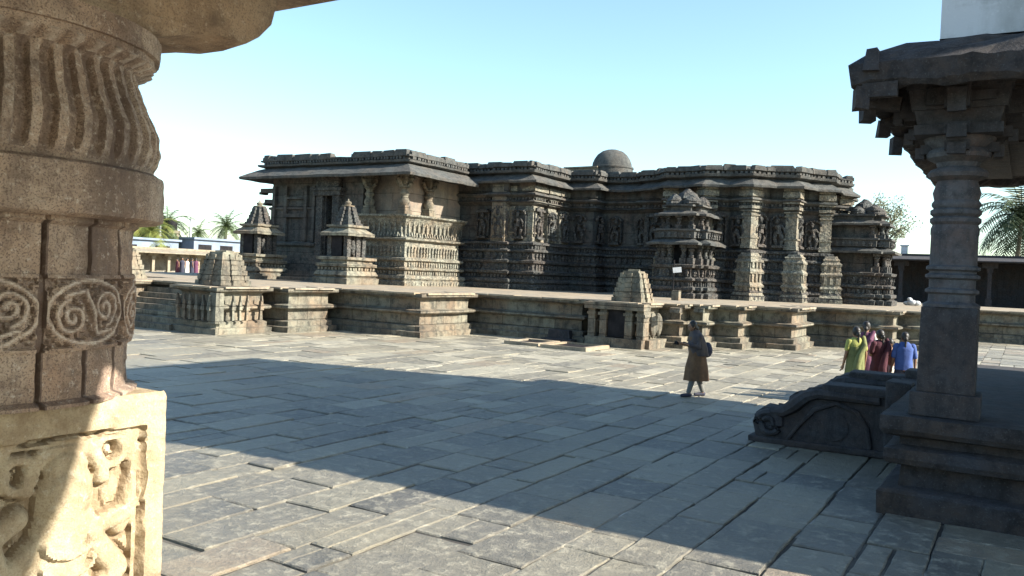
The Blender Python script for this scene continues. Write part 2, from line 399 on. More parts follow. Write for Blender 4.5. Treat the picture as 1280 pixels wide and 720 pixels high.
# loose coping stones with uneven ends along the rim
mb = MB()
for a, b, e, nr, L in edges(plat[:42]):
    t = 0; ang = math.atan2(e.y, e.x)
    while t < L - .1:
        l = min(random.uniform(.6, 1.5), L - t)
        c = a + e * (t + l / 2) + nr * .12
        T = Matrix.Translation((c.x, c.y, ZP - .03)) @ Matrix.Rotation(ang + random.gauss(0, .008), 4, 'Z')
        mb.box(-l / 2 + .008, -.20 - random.uniform(0, .04), 0, l / 2 - .008, .35, .05 + random.uniform(0, .02), T); t += l
mb.build('coping', 'platdark', platform)
# broken stone lumps / spouts jutting from the rim
mb = MB()
for px, py in ((735, 376), (842, 385), (906, 385), (872, 385)):
    p = wp(px, py, 1.45); mb = MB(); mb.cbox((p.x + .05, p.y + .1, 1.30), .35, .5, .16, random.uniform(-.2, .2)); mb.rough(.02, 5); mb.build('rim_stone', 'plat', platform)
# stairs of the platform
mb = MB()
for i in range(7):
    z1 = ZP * (i + 1) / 8; y0 = 18.0 + i * .30
    mb.box(-28.15, y0, -.05, -24.35, 20.6, z1 - .004 * i)
mb.rough(.01, 2); mb.build('stair', 'plat', platform)

# ================================================================== TEMPLE
temple = empty('temple', (-22, 45, ZP), 'huge carved grey stone temple with star shaped sanctuary, deep eaves and porch', 'temple')
W_base = [(.72, ZP), (.74, 1.80), (.60, 1.84), (.70, 1.95), (.66, 2.08), (.45, 2.14), (.43, 2.30), (.60, 2.38), (.62, 2.50), (.42, 2.58), (.38, 2.88), (.52, 2.95), (.54, 3.06), (.34, 3.14),
          (.30, 3.46), (.46, 3.54), (.46, 3.62), (.20, 3.70), (.19, 3.86), (.34, 3.92), (.34, 4.02), (.12, 4.08), (.0, 4.16)]
W_wall = [(.0, 4.15), (.0, 6.0)]
W_cap = [(.0, 5.98), (.12, 6.05), (.30, 6.17), (.12, 6.27), (.10, 6.38), (.22, 6.42), (.40, 6.52), (.38, 6.6), (.14, 6.68), (.18, 6.72), (.20, 7.18), (.12, 7.24), (.05, 7.3)]
EAVE = [(-.1, 7.25), (.55, 7.16), (.95, 7.0), (1.0, 7.02), (1.02, 7.12), (.75, 7.26), (.35, 7.50), (.1, 7.62)]
PARA = [(.05, 7.60), (.42, 7.68), (.46, 7.80), (.22, 7.84), (.20, 7.92), (.34, 7.96), (.36, 8.02), (.1, 8.06), (-.6, 8.06)]
hall = [(-36.0, 60), (-36.0, 38.2), (-26.2, 38.2), (-24.35, 38.2), (-24.35, 37.85), (-23.65, 37.85), (-23.65, 38.15), (-22.25, 38.15), (-22.25, 39.2), (-22.65, 39.2), (-22.65, 39.75), (-22.25, 39.75), (-22.25, 40.6),
        (-22.65, 40.6), (-22.65, 41.1), (-22.25, 41.1), (-22.25, 42.1), (-20.6, 42.1), (-20.6, 43.3), (-17.2, 43.3), (-17.2, 60)]
hall_c = [(-36.0, 60), (-36.0, 38.2), (-24.3, 38.2), (-24.3, 38.0), (-22.3, 38.0), (-22.3, 42.1), (-20.6, 42.1), (-20.6, 43.3), (-17.0, 43.3), (-17.0, 60)]
SC = Vector((-13.9, 46.8)); SR = 5.6
def star(R, k=0.85):
    out = []
    for i in range(16):
        a = rad(-180 + 22.5 * i); out.append((SC.x + R * math.cos(a), SC.y + R * math.sin(a)))
        a2 = a + rad(11.25); q = R * .707 / math.cos(rad(33.75)); q = R * k if k else q
        out.append((SC.x + q * math.cos(a2), SC.y + q * math.sin(a2)))
    return out
st = star(SR)
def blocks_on(mb, plan, z, closed=False, h=.22, d=.42, off=.28):
    for a, b, e, nr, L in edges(plan, closed):
        t = -off * .6; ang = math.atan2(e.y, e.x)
        while t < L + off * .5:
            l = random.uniform(.45, 1.5); l = min(l, L + off * .9 - t)
            if l < .12: break
            c = a + e * (t + l / 2) + nr * off
            if random.random() > .07:
                hh = h * random.uniform(.75, 1.15)
                T = Matrix.Translation((c.x, c.y, z)) @ Matrix.Rotation(ang + random.gauss(0, .015), 4, 'Z') @ Matrix.Rotation(random.gauss(0, .012), 4, 'Y')
                mb.box(-l / 2 + .015, -d * .35, -.06, l / 2 - .015, d * .65, hh * .55, T, taper=.02)
                mb.box(-l / 2 + .03, -d * .22, hh * .5, l / 2 - .03, d * .6, hh, T, taper=.12)
            t += l
EAVE_S = [(-.1, 7.3), (.4, 7.22), (.66, 7.10), (.72, 7.12), (.74, 7.22), (.5, 7.36), (.25, 7.52), (.1, 7.62)]
def wall_set(plan, coarse, closed, pre):
    mb = MB(); mb.mould(plan, W_base, closed, .35); frieze(mb, plan, .74, 1.60, 1.78, .26, .05, 'figure', closed, .5)
    frieze(mb, plan, .43, 2.14, 2.30, .2, .09, 'tooth', closed, .3); frieze(mb, plan, .40, 2.6, 2.88, .28, .1, 'figure', closed, .3)
    frieze(mb, plan, .33, 3.15, 3.48, .34, .12, 'figure', closed, .2); frieze(mb, plan, .2, 3.7, 3.88, .16, .08, 'tooth', closed, .1)
    mb.rough(.025, 1.8); mb.build(pre + '_base', 'carved', temple)
    mb = MB(); mb.mould(plan, W_wall, closed, .5); mb.rough(.02, 1.5); mb.build(pre + '_wall', 'temple', temple)
    mb = MB(); mb.mould(plan, W_cap, closed, .35); frieze(mb, plan, .11, 6.27, 6.4, .2, .1, 'tooth', closed, .05); mb.rough(.02, 1.8); mb.build(pre + '_capital_band', 'temple', temple)
    mb = MB(); mb.mould(coarse, EAVE_S, closed, .35); mb.rough(.04, 1.3); mb.build(pre + '_eave', 'eave', temple)
    mb = MB(); r_ = mb.mould(coarse, PARA, closed, .35); frieze(mb, coarse, .22, 7.80, 7.92, .22, .16, 'tooth', closed, .2)
    blocks_on(mb, coarse, 8.04, closed); mb.rough(.035, 1.6); mb.build(pre + '_parapet', 'eave', temple)
wall_set(hall, hall_c, False, 'hall')
wall_set(st, star(SR - .05, .93), True, 'sanctuary')
mb = MB(); mb.poly([p for p in hall_c], 8.03); mb.poly(star(SR - .3), 8.02); mb.lathe([(5.6, 0), (5.3, .22), (3.5, .34), (.5, .38)], (SC.x, SC.y, 8.02), 28); mb.build('roof', 'eave', temple)
# wall figures
s_me = []
def place_statue(p, nr, h, z):
    ang = math.atan2(nr.x, -nr.y) + random.gauss(0, .04); h *= random.uniform(.92, 1.06); v = random.randrange(5)
    if not s_me:
        for q in range(5):
            sm = statue_mesh(q); sm.rough(.014, 9); o = sm.build('statue', 'carved', None); s_me.append(o.data); bpy.data.objects.remove(o)
    o = bpy.data.objects.new('statue', s_me[v]); col.objects.link(o)
    o.parent = temple; o.location = Vector((p.x, p.y, z)) - temple.location
    o.rotation_euler = (0, 0, ang); o.scale = (h * random.choice((-1.05, 1.05)), h, h)
for pl, cl, skip in ((st, True, ()), (hall, False, (0,))):
    for i, (a, b, e, nr, L) in enumerate(edges(pl, cl)):
        mid = (a + b) / 2
        if i in skip or nr.x * mid.x + 0 > 1e9: continue
        if pl is st and not (-150 < math.degrees(math.atan2(mid.y - SC.y, mid.x - SC.x)) < 40): continue
        if L < .6: continue
        n_ = max(1, int(L / 1.3))
        for k_ in range(n_):
            p = a + e * (L * (k_ + .5) / n_)
            if p.x < -26 : continue
            place_statue(p + nr * .05, nr, 1.55, 4.22)
# corner pilasters on the star tips
for i in range(16):
    a = rad(-180 + 22.5 * i)
    if not (-130 < math.degrees(a) < 30): continue
    mb = MB(); c = Vector((SC.x + (SR - .12) * math.cos(a), SC.y + (SR - .12) * math.sin(a), 0)); rz = a + rad(45)
    for (s_, z0, z1) in ((.62, 4.12, 4.3), (.54, 4.3, 5.95), (.66, 4.62, 4.7), (.66, 5.75, 5.83), (.62, 6.62, 7.2), (.84, 6.7, 6.98), (.78, 7.04, 7.16), (.7, 5.95, 6.02), (.78, 6.1, 6.24), (.8, 6.4, 6.54)):
        mb.cbox((c.x, c.y, z0), s_, s_, z1 - z0, rz)
    mb.rough(.03, 3); mb.build('corner_pilaster', 'carved_sunlit', temple); mb = MB()
    c2 = Vector((SC.x + (SR + .28) * math.cos(a), SC.y + (SR + .28) * math.sin(a), 0)); zz = ZP
    for s_, hh, tp in ((1.12, .20, 0), (1.0, .07, 0), (1.12, .14, .12), (.94, .10, 0), (.92, .18, 0), (1.06, .06, 0), (1.1, .12, .16), (.9, .09, 0), (.88, .40, .0), (1.04, .07, 0), (1.08, .12, .16), (.86, .08, 0), (.84, .26, .03), (.98, .07, 0), (1.0, .10, .18), (.78, .12, .0), (.84, .06, .1), (.70, .12, .2)):
        mb.cbox((c2.x, c2.y, zz - .004), s_, s_, hh + .004, rz, tp)
        if .8 < s_ < 1.0 and hh > .13:
            for f_ in range(4):
                ff = rz + f_ * math.pi / 2
                for q_ in (-.28, 0, .28): mb.cbox((c2.x + s_ * .5 * math.cos(ff) - q_ * math.sin(ff), c2.y + s_ * .5 * math.sin(ff) + q_ * math.cos(ff), zz), .12, .14, hh, ff, .1)
        zz += hh
    mb.rough(.03, 3); mb.build('tower_model', 'carved_sunlit', temple)
# hall corner + side pilasters
for x, y in ((-22.4, 38.35), (-22.4, 39.0), (-22.4, 39.95), (-22.4, 40.4), (-22.4, 41.3), (-22.4, 41.9), (-23.5, 38.3)):
    mb = MB()
    for (s_, z0, z1) in ((.56, 4.1, 4.3), (.46, 4.3, 5.95), (.58, 4.5, 4.58), (.6, 5.7, 5.8), (.62, 6.6, 7.2), (.80, 6.74, 7.0), (.72, 6.1, 6.24), (.74, 6.4, 6.54)): mb.cbox((x, y, z0), s_, s_, z1 - z0)
    mb.rough(.02, 3); mb.build('wall_pilaster', 'carved_sunlit', temple)
mb = MB(); mb.box(-24.45, 37.65, ZP + .4, -23.75, 38.1, 7.05); mb.box(-24.55, 37.55, ZP, -23.65, 38.1, ZP + .6); mb.box(-23.72, 37.62, 3.0, -23.6, 38.1, 6.7); mb.rough(.02, 1.2); mb.build('plain_pier', 'plat', temple)

# porch
PB = [(.55, ZP), (.56, 1.76), (.44, 1.80), (.52, 1.90), (.50, 2.04), (.30, 2.10), (.30, 2.26), (.44, 2.34), (.46, 2.42), (.28, 2.48), (.28, 2.72), (.42, 2.80), (.42, 2.90), (.24, 2.96), (.22, 3.46), (.2, 3.74), (.42, 3.82), (.44, 3.90), (.20, 3.96), (.10, 4.1), (.12, 4.5), (.34, 4.88), (.5, 4.98), (.52, 5.07), (.1, 5.09), (-1.2, 5.1)]
porch_r = [(-29.3, 33.4), (-29.3, 32.75), (-26.35, 32.75), (-26.35, 36.9), (-26.9, 36.9), (-26.9, 38.2)]
mb = MB(); mb.mould(porch_r, PB, False, .35)
frieze(mb, porch_r, .30, 2.10, 2.26, .18, .1, 'tooth', ext=.1); frieze(mb, porch_r, .27, 2.50, 2.74, .2, .1, 'peak', ext=.1); frieze(mb, porch_r, .22, 3.02, 3.5, .24, .12, 'figure', ext=.1)
frieze(mb, porch_r, .2, 3.98, 4.2, .2, .16, 'peak', ext=.1); frieze(mb, porch_r, .55, 1.58, 1.74, .24, .05, 'figure', ext=.3)
frieze(mb, porch_r, .14, 4.2, 4.75, .34, .1, 'tooth', ext=.1, fill=.2)
mb.rough(.02, 1.8); mb.build('porch_base', 'carved_sunlit', temple)
# porch wall: left portion rises plainly beside the doorway
mb = MB(); pw = [(-35.9, 38), (-35.9, 32.9), (-32.3, 32.9)]
mb.mould(pw, [(.4, ZP), (.4, 2.4), (.2, 2.5), (.2, 3.3), (.35, 3.4), (.35, 3.5), (.05, 3.6), (.05, 5.3), (.15, 5.35), (.15, 5.45), (0, 5.5), (0, 7.3)], False, .4)
for x in (-35.6, -34.7, -33.2, -32.6): mb.box(x - .1, 32.68, 3.6, x + .1, 32.9, 6.6)
mb.box(-34.7, 32.65, 4.9, -33.2, 32.9, 5.1); mb.box(-34.7, 32.7, 5.9, -33.2, 32.9, 6.0)
mb.box(-30.7, 32.9, 3, -29.3, 33.4, 7.3)
mb.rough(.015, 1.8); mb.build('porch_wall', 'temple', temple)
mb = MB(); mb.box(-29.4, 33.55, 5.0, -26.9, 33.7, 7.3); mb.box(-27.05, 33.55, 5.0, -26.9, 38.2, 7.3); mb.rough(.01, 1.5); mb.build('screen_wall', 'screen', temple)
mb = MB()
for (x0, x1, z1, y) in ((-32.3, -31.85, 6.2, 32.6), (-31.15, -30.7, 6.2, 32.6), (-32.1, -31.75, 6.05, 32.8), (-31.25, -30.9, 6.05, 32.8)): mb.box(x0, y, 2.9, x1, 33.3, z1)
mb.box(-32.45, 32.5, 6.05, -30.55, 33.3, 6.3); mb.box(-32.6, 32.4, 6.3, -30.4, 33.3, 6.45); mb.box(-32.3, 32.55, 6.45, -30.7, 33.3, 7.2)
mb.rough(.01, 3); mb.build('door_frame', 'carved', temple)
mb = MB(); mb.box(-32.3, 33.4, 2.9, -30.7, 33.5, 7.2); mb.build('doorway', 'black', temple)
mb = MB()
for i in range(8): mb.box(-33.4, 30.6 + i * .28, ZP, -29.6, 33.3, ZP + .17 * (i + 1))
mb.rough(.01, 2); mb.build('porch_stair', 'temple', temple)
por_e = [(-36.1, 38), (-36.1, 32.6), (-26.2, 32.6), (-26.2, 37.4)]
mb = MB(); mb.mould(por_e, [(-1.0, 7.14), (.1, 7.1), (.6, 7.0), (.98, 6.88), (1.03, 6.90), (1.05, 7.02), (.7, 7.24), (.25, 7.5), (.0, 7.6)], False, .3); mb.rough(.035, 1.1); mb.build('porch_eave', 'eave', temple)
mb = MB(); mb.mould(por_e, [(.0, 7.55), (.35, 7.64), (.38, 7.74), (.12, 7.78), (.12, 7.88), (.25, 7.92), (.25, 8.0), (-.8, 8.02)], False, .35)
frieze(mb, por_e, .14, 7.78, 7.9, .2, .12, 'tooth'); blocks_on(mb, por_e, 8.0, h=.26, off=.12); mb.rough(.03, 1.6); mb.build('porch_parapet', 'eave', temple)
mb = MB(); mb.box(-36.0, 32.7, 7.3, -26.3, 38.4, 8.0); mb.build('porch_roof', 'eave', temple)
def column_mb(c, z0, z1):
    mb = MB(); h = z1 - z0
    mb.cbox((c[0], c[1], z0), .55, .55, .12 * h); mb.cbox((c[0], c[1], z0 + .12 * h), .44, .44, .10 * h, rad(0))
    mb.lathe([(.2, .22), (.25, .27), (.27, .33), (.2, .4), (.17, .45), (.24, .5), (.25, .53), (.17, .57), (.16, .62), (.28, .66), (.29, .69), (.18, .72), (.2, .76)], (c[0], c[1], z0), 16, T=None)
    for i in range(len(mb.v) - 16 * 13, len(mb.v)): mb.v[i].z = z0 + (mb.v[i].z - z0) * h
    mb.cbox((c[0], c[1], z0 + .76 * h), .5, .5, .1 * h); mb.cbox((c[0], c[1], z0 + .86 * h), .62, .62, .14 * h)
    for dx, dy in ((1, 0), (-1, 0), (0, 1), (0, -1)):   # curled brackets
        mb.tube([(c[0] + dx * .22, c[1] + dy * .22, z0 + .70 * h), (c[0] + dx * .42, c[1] + dy * .42, z0 + .76 * h), (c[0] + dx * .5, c[1] + dy * .5, z0 + .86 * h), (c[0] + dx * .4, c[1] + dy * .4, z0 + .93 * h)], [.07, .1, .11, .08], 8)
    return mb
for x, y in ((-26.65, 33.0), (-26.65, 35.0), (-29.0, 33.05)):
    mb = column_mb((x, y), 5.08, 7.15); mb.rough(.01, 6); mb.build('porch_column', 'plat', temple, smooth=True)
# brackets at left porch corner
mb = MB()
for z, l in ((6.3, .8), (5.7, .45)): mb.box(-36.1 - l, 32.9, z, -35.8, 33.4, z + .22); mb.box(-36.1 - l - .1, 32.9, z - .1, -36.1 - l + .08, 33.4, z + .05)
mb.rough(.03, 3); mb.build('corner_bracket', 'eave', temple)
# dome on the roof
dc = (-21.3, 45.7, 8.02)
mb = MB(); mb.lathe([(r_ * .86, z_ * .97) for r_, z_ in ((1.6, 0), (1.6, .35), (1.45, .4), (1.45, .8), (1.5, .82), (1.5, .92), (1.36, .95), (1.34, 1.15), (1.22, 1.42), (1.02, 1.68), (.72, 1.88), (.36, 1.99), (.03, 2.03))], dc, 32)
mb.rough(.012, 2); mb.build('dome', 'eave', temple, smooth=True)
mb = MB(); mb.box(-23.6, 44.4, 8.0, -21.6, 46.5, 8.75); mb.box(-23.8, 44.3, 8.75, -21.6, 46.5, 8.83); mb.rough(.02, 1); mb.build('roof_slab', 'plat', temple)

# ---- two storeyed niche shrines against the sanctuary
def niche_shrine(cx, cy, rz, label, s=1.0):
    t = empty('niche_shrine', (cx, cy, ZP), label, 'shrine', 'shrines set against the star shaped sanctuary'); t.rotation_euler = (0, 0, 0)
    T0 = Matrix.Translation((cx, cy, ZP)) @ Matrix.Rotation(rz, 4, 'Z') @ Matrix.Diagonal((s, s, s * .985, 1))
    def P(pl): return [tuple((T0 @ Vector((x, y, 0)))[:2]) for x, y in pl]
    a = 1.25; st_ = [(-a, 1.6), (-a, -.5), (-a + .22, -.5), (-a + .22, -.85), (-a + .5, -.85), (-a + .5, -1.2), (a - .5, -1.2), (a - .5, -.85), (a - .22, -.85), (a - .22, -.5), (a, -.5), (a, 1.6)]
    pl = P(st_); z = lambda q: ZP + q * s * .985
    mb = MB(); mb.mould(pl, [(.30, z(0)), (.32, z(.25)), (.15, z(.3)), (.28, z(.42)), (.26, z(.55)), (.08, z(.6)), (.06, z(.8)), (.22, z(.88)), (.22, z(.98)), (.04, z(1.05)), (.04, z(1.45)), (.2, z(1.5)), (.24, z(1.62)), (0, z(1.68)), (-1, z(1.7))], False, .3)
    frieze(mb, pl, .06, z(.6), z(.8), .22, .1, 'tooth', ext=.05); frieze(mb, pl, .04, z(1.08), z(1.42), .3, .15, 'figure', ext=.05)
    mb.rough(.03, 2.5); mb.build('base', 'carved', t)
    core = P([(-a + .45, 1.6), (-a + .45, -.45), (a - .45, -.45), (a - .45, 1.6)])
    mb = MB(); mb.mould(core, [(0, z(1.6)), (0, z(4.6))], False, .5); mb.build('inner_wall', 'temple', t)
    mb = MB(); q = T0 @ Vector((0, -.47, 1.75)); mb.cbox(q, .7, .06, .9, rz); mb.build('niche', 'black', t)
    def colu(x, y, z0, z1, r):
        p = T0 @ Vector((x, y, 0)); h = z(z1) - z(z0); mb = MB()
        mb.cbox((p.x, p.y, z(z0)), r * 2.6, r * 2.6, h * .3, rz); mb.lathe([(r * .95, h * .3), (r * 1.1, h * .42), (r * .8, h * .5), (r * .8, h * .62), (r * 1.25, h * .7), (r * 1.2, h * .76), (r * .8, h * .8)], (p.x, p.y, z(z0)), 10)
        mb.cbox((p.x, p.y, z(z0) + h * .8), r * 2.8, r * 2.8, h * .2, rz); mb.rough(.01, 6); mb.build('column', 'carved', t)
    for x, y in ((-.7, -1.05), (-.35, -1.08), (.35, -1.08), (.72, -1.05), (1.0, -.72), (-1.0, -.72), (1.12, -.2), (1.12, .5)): colu(x, y, 1.66, 2.66, .12)
    ev = P([(-1.2, 1.6), (-1.2, -.6), (-.8, -.6), (-.8, -1.15), (.8, -1.15), (.8, -.6), (1.2, -.6), (1.2, 1.6)])
    mb = MB(); mb.mould(ev, [(-.3, z(2.66)), (.42, z(2.6)), (.44, z(2.7)), (.1, z(2.86)), (.0, z(2.9)), (.1, z(2.95)), (.1, z(3.25)), (.2, z(3.3)), (.2, z(3.38)), (-.5, z(3.4))], False, .3)
    frieze(mb, ev, .1, z(2.96), z(3.24), .3, .12, 'figure'); mb.rough(.035, 2.5); mb.build('lower_eave', 'eave', t)
    for x, y in ((-.6, -.85), (0, -.95), (.6, -.85), (.95, -.45), (.95, .3), (-.95, -.45)): colu(x, y, 3.38, 4.08, .11)
    e2 = P([(-.95, 1.6), (-.95, -.5), (-.6, -.5), (-.6, -.9), (.6, -.9), (.6, -.5), (.95, -.5), (.95, 1.6)])
    mb = MB(); mb.mould(e2, [(-.3, z(4.08)), (.36, z(4.02)), (.38, z(4.12)), (.1, z(4.26)), (-.1, z(4.3)), (-.1, z(4.5)), (.08, z(4.52)), (.08, z(4.6)), (-.7, z(4.62))], False, .3)
    mb.rough(.035, 2.5); mb.build('upper_eave', 'eave', t)
    mb = MB()
    for x, y, r, h in ((-.45, -.45, .42, .55), (.45, -.45, .42, .5), (0, .1, .6, .85), (.7, .3, .35, .45), (-.7, .3, .35, .45)):
        p = T0 @ Vector((x, y, 0)); mb.lathe([(r, 0), (r * 1.08, h * .15), (r * .95, h * .3), (r * 1.0, h * .42), (r * .72, h * .7), (r * .3, h * .92), (r * .2, h)], (p.x, p.y, z(4.58)), 12, fn=lambda a_, z_: 1 + .06 * math.cos(8 * a_))
    mb.rough(.05, 3); mb.build('roof_cluster', 'carved', t)
    return t
niche_shrine(-14.4, 39.75, 0, 'two storeyed carved shrine with white board, left of the tall sunlit pilasters of the sanctuary')
niche_shrine(-7.2, 46.8, rad(90), 'tall two storeyed shrine at the far right end of the sanctuary, dark against the sky', 1.02)

# ---- small free standing shrines beside porch stairs
def small_shrine(cx, cy, label):
    t = empty('small_shrine', (cx, cy, ZP), label, 'shrine', 'small shrines flanking the porch steps')
    z0 = ZP; sq = lambda a: [(cx - a * .93, cy - a), (cx + a, cy - a), (cx + a, cy + a), (cx - a, cy + a)]
    mb = MB(); mb.mould(sq(1.0), [(.12, z0), (.14, z0 + .28), (0, z0 + .32), (.1, z0 + .42), (.02, z0 + .6), (-.12, z0 + .66), (-.12, z0 + .78), (.04, z0 + .84), (.04, z0 + .96), (-.12, z0 + 1.0), (-.12, z0 + 1.1), (.03, z0 + 1.15), (.03, z0 + 1.27), (-.6, z0 + 1.3)], True, .25)
    frieze(mb, sq(1.0), -.13, z0 + .66, z0 + .78, .2, .1, 'tooth', True); mb.rough(.02, 2.5); mb.build('base', 'plat', t)
    mb = MB(); mb.cbox((cx + .05, cy + .25, z0 + 1.25), 1.0, .7, 1.15); mb.cbox((cx - .35, cy + .1, z0 + 1.25), .4, 1.0, 1.15)
    for x, y in ((-.52, -.52), (.52, -.52), (.52, .1), (.52, .52), (-.52, .52)): mb.cbox((cx + x, cy + y, z0 + 1.25), .24, .24, 1.15)
    mb.ball((cx + .55, cy - .18, z0 + 1.75), .12, .14, .36); mb.rough(.02, 4); mb.build('cell', 'carved', t)
    mb = MB(); mb.cbox((cx - .05, cy - .6, z0 + 1.3), .62, .06, 1.0); mb.build('niche', 'black', t)
    mb = MB(); mb.mould(sq(.66), [(-.4, z0 + 2.36), (.26, z0 + 2.28), (.28, z0 + 2.4), (.0, z0 + 2.60), (-.06, z0 + 2.66), (.06, z0 + 2.7), (.06, z0 + 2.8), (-.5, z0 + 2.82)], True, .25); mb.rough(.03, 3); mb.build('eave', 'plat', t)
    mb = MB(); zz = z0 + 2.78; r_ = .52
    for i in range(5):
        mb.cbox((cx, cy, zz), 2 * r_, 2 * r_, .13, 0, .04); mb.cbox((cx, cy, zz + .13), 2 * r_ * .86, 2 * r_ * .86, .07)
        for sx, sy in ((1, 0), (-1, 0), (0, 1), (0, -1)): mb.cbox((cx + sx * r_, cy + sy * r_, zz), .26, .26, .17, 0, .3)
        zz += .185; r_ *= .86
    mb.rough(.02, 5); mb.build('tower', 'carved', t)
    mb = MB(); mb.lathe([(.3, 0), (.32, .05), (.12, .08), (.17, .16), (.15, .22), (.05, .27), (.03, .36), (.01, .38)], (cx, cy, zz), 12); mb.build('finial', 'plat', t, smooth=True)
    return t
small_shrine(-27.9, 30.3, 'small stone shrine with pointed tower standing right of the dark temple doorway')
small_shrine(-34.0, 30.3, 'small stone shrine with broken tower at the left end of the temple')

# ---- stone tower caps on the platform corners
def tower_cap(cx, cy, z0, w_, h, label, g_='stepped stone tower caps on the platform corners'):
    t = empty('tower_cap', (cx, cy, z0), label, 'stone tower', g_); mb = MB()
    n = 6; r_ = w_ / 2
    for i in range(n):
        f0 = i / n; rr = r_ * (1 - .42 * f0); zz = z0 + h * f0; hh = h / n
        mb.cbox((cx, cy, zz), rr * 1.75, rr * 1.75, hh * .62, 0, .03); mb.cbox((cx, cy, zz + hh * .6), rr * 1.6, rr * 1.6, hh * .42)
        for k_, (sx, sy) in enumerate(((1, 0), (-1, 0), (0, 1), (0, -1))): mb.cbox((cx + sx * rr * .82, cy + sy * rr * .82, zz), rr * (.5 if sy else .3), rr * (.5 if sx else .3), hh * .9, 0, .08)
        for sx in (1, -1):
            for sy in (1, -1): mb.cbox((cx + sx * rr * .74, cy + sy * rr * .74, zz), rr * .3, rr * .3, hh * .9, 0, .05)
    mb.rough(.02, 6); mb.build('tower', 'plat', t)
    mb = MB(); mb.cbox((cx, cy, z0 + h), r_ * .9, r_ * .9, .06); mb.cbox((cx, cy, z0 + h + .05), r_ * .6, r_ * .6, .07, .3); mb.rough(.02, 7); mb.build('broken_top', 'plat', t)
tower_cap(-23.25, 19.25, ZP + .05, 1.45, 1.05, 'broken grey tower cap on the platform corner right of the dark stairs')
tower_cap(-29.2, 19.4, ZP + .05, 1.5, 1.1, 'broken grey tower cap partly behind the near pillar, left of the dark stairs')
tower_cap(-11.95, 27.9, ZP + .02, 1.3, 1.05, 'tall ribbed tower cap over the hollow niche in the middle of the platform front')
# details on flanking blocks
nb_ = empty('corner_niche', (-12.1, 27.0, 0), 'pillared stone niche with dark hollow below the middle tower cap', 'niche')
mb = MB(); mb.box(-13.15, 26.6, -.02, -11.0, 27.1, .32); mb.box(-13.2, 26.55, 1.3, -10.95, 27.2, 1.53)
for x in (-12.95, -12.5, -11.55, -11.1): mb.box(x - .13, 26.66, .32, x + .13, 27.1, 1.3); mb.box(x - .17, 26.62, 1.1, x + .17, 27.1, 1.2)
mb.ball((-11.02, 27.6, .8), .14, .25, .45); mb.ball((-11.02, 28.1, .8), .14, .2, .42)
mb.box(-11.1, 26.9, .0, -10.85, 28.6, .3); mb.rough(.03, 4); mb.build('frame', 'plat', nb_)
mb = MB(); mb.box(-12.35, 26.75, .35, -11.7, 26.95, 1.28); mb.build('hollow', 'black', nb_)
for o in ():
    pass
# carved panels of block at stairs
bk = empty('carved_block', (-23.4, 18.2, 0), 'carved block with worn guardian figures below the tower cap right of the stairs', 'carved block')
for a_, b_ in [((-22.2, 18.62 + .3 * q), (-22.2, 18.9 + .3 * q)) for q in range(5)] + [((-24.2 + .32 * q, 18.15), (-23.9 + .32 * q, 18.15)) for q in range(6)]:
    mb = MB(); frieze(mb, [a_, b_], 0.0, .45, 1.3, .3, .12, 'figure'); mb.rough(.03, 5); mb.build('figure', 'plat', bk)
mb = MB(); mb.box(-22.5, 18.1, .38, -22.17, 18.42, 1.36); mb.rough(.03, 5); mb.build('corner_post', 'plat', bk)

# ---- low stone kerbs of sunken pit
pit = empty('stone_pit', (-13.3, 25.2, 0), 'low rectangular stone kerb frames around two sunken pits in the paving', 'pit')
mb = MB()
def frame(x0, y0, x1, y1, h=.115, w_=.16):
    mb.box(x0, y0, -.02, x1, y0 + w_, h); mb.box(x0, y1 - w_, -.02, x1, y1, h); mb.box(x0, y0 + w_, -.02, x0 + w_, y1 - w_, h - .004); mb.box(x1 - w_, y0 + w_, -.02, x1, y1 - w_, h - .004)
frame(-15.1, 24.35, -13.75, 25.9); frame(-13.6, 24.2, -11.9, 26.0); mb.rough(.025, 3); mb.build('kerb', 'platdark', pit)
mb = MB(); mb.box(-14.95, 24.5, -.01, -13.9, 25.75, .058); mb.box(-13.45, 24.35, -.01, -12.05, 25.85, .058); mb.build('pit_shade_sheet', 'black', pit)  # black sheet above the paving, painted as the shade inside the pits
mb = MB(); mb.cbox((-14.4, 27.1, 0), .9, .35, .42, .1, .1); mb.cbox((-14.3, 26.8, 0), 1.2, .5, .12, 0); mb.rough(.03, 3)
tag(mb.build('stone_block', 'right'), 'loose dark grey stone block at the foot of the platform beside the hollow niche', 'stone block')

# ---- white board
sg = empty('sign_board', (-14.05, 38.0, ZP), 'small blank white board on a thin post before the two storeyed shrine', 'sign')
mb = MB(); mb.tube([(-14.25, 38.0, ZP), (-14.25, 38.0, 3.35)], .03); mb.build('post', 'black', sg)
mb = MB(); T = Matrix.Translation((-14.05, 37.95, 2.76)) @ Matrix.Rotation(rad(25), 4, 'Z') @ Matrix.Rotation(rad(-8), 4, 'Y'); mb.box(-.2, -.02, 0, .2, .02, .25, T); mb.build('board', 'white', sg)
mb = MB(); mb.cbox((-12.6, 34.0, ZP), .32, .25, .42); mb.rough(.02, 4); tag(mb.build('stone_post', 'plat'), 'short square stone post on the platform edge below the white board', 'stone post')
mb = MB(); p = wp(1139, 382, ZP)
for a_, b_, c_, r_ in ((0, 0, .16, .22), (.25, .1, .14, .18), (-.22, 0, .12, .16), (-.1, .05, .34, .13)): mb.ball((p.x + a_, p.y + b_, ZP + c_), r_ * 1.2, r_, r_ * .8)
mb.rough(.05, 5); tag(mb.build('cloth_bundle', 'white', smooth=True), 'small crumpled white cloth bundle lying on the platform by the round pillar', 'bundle')

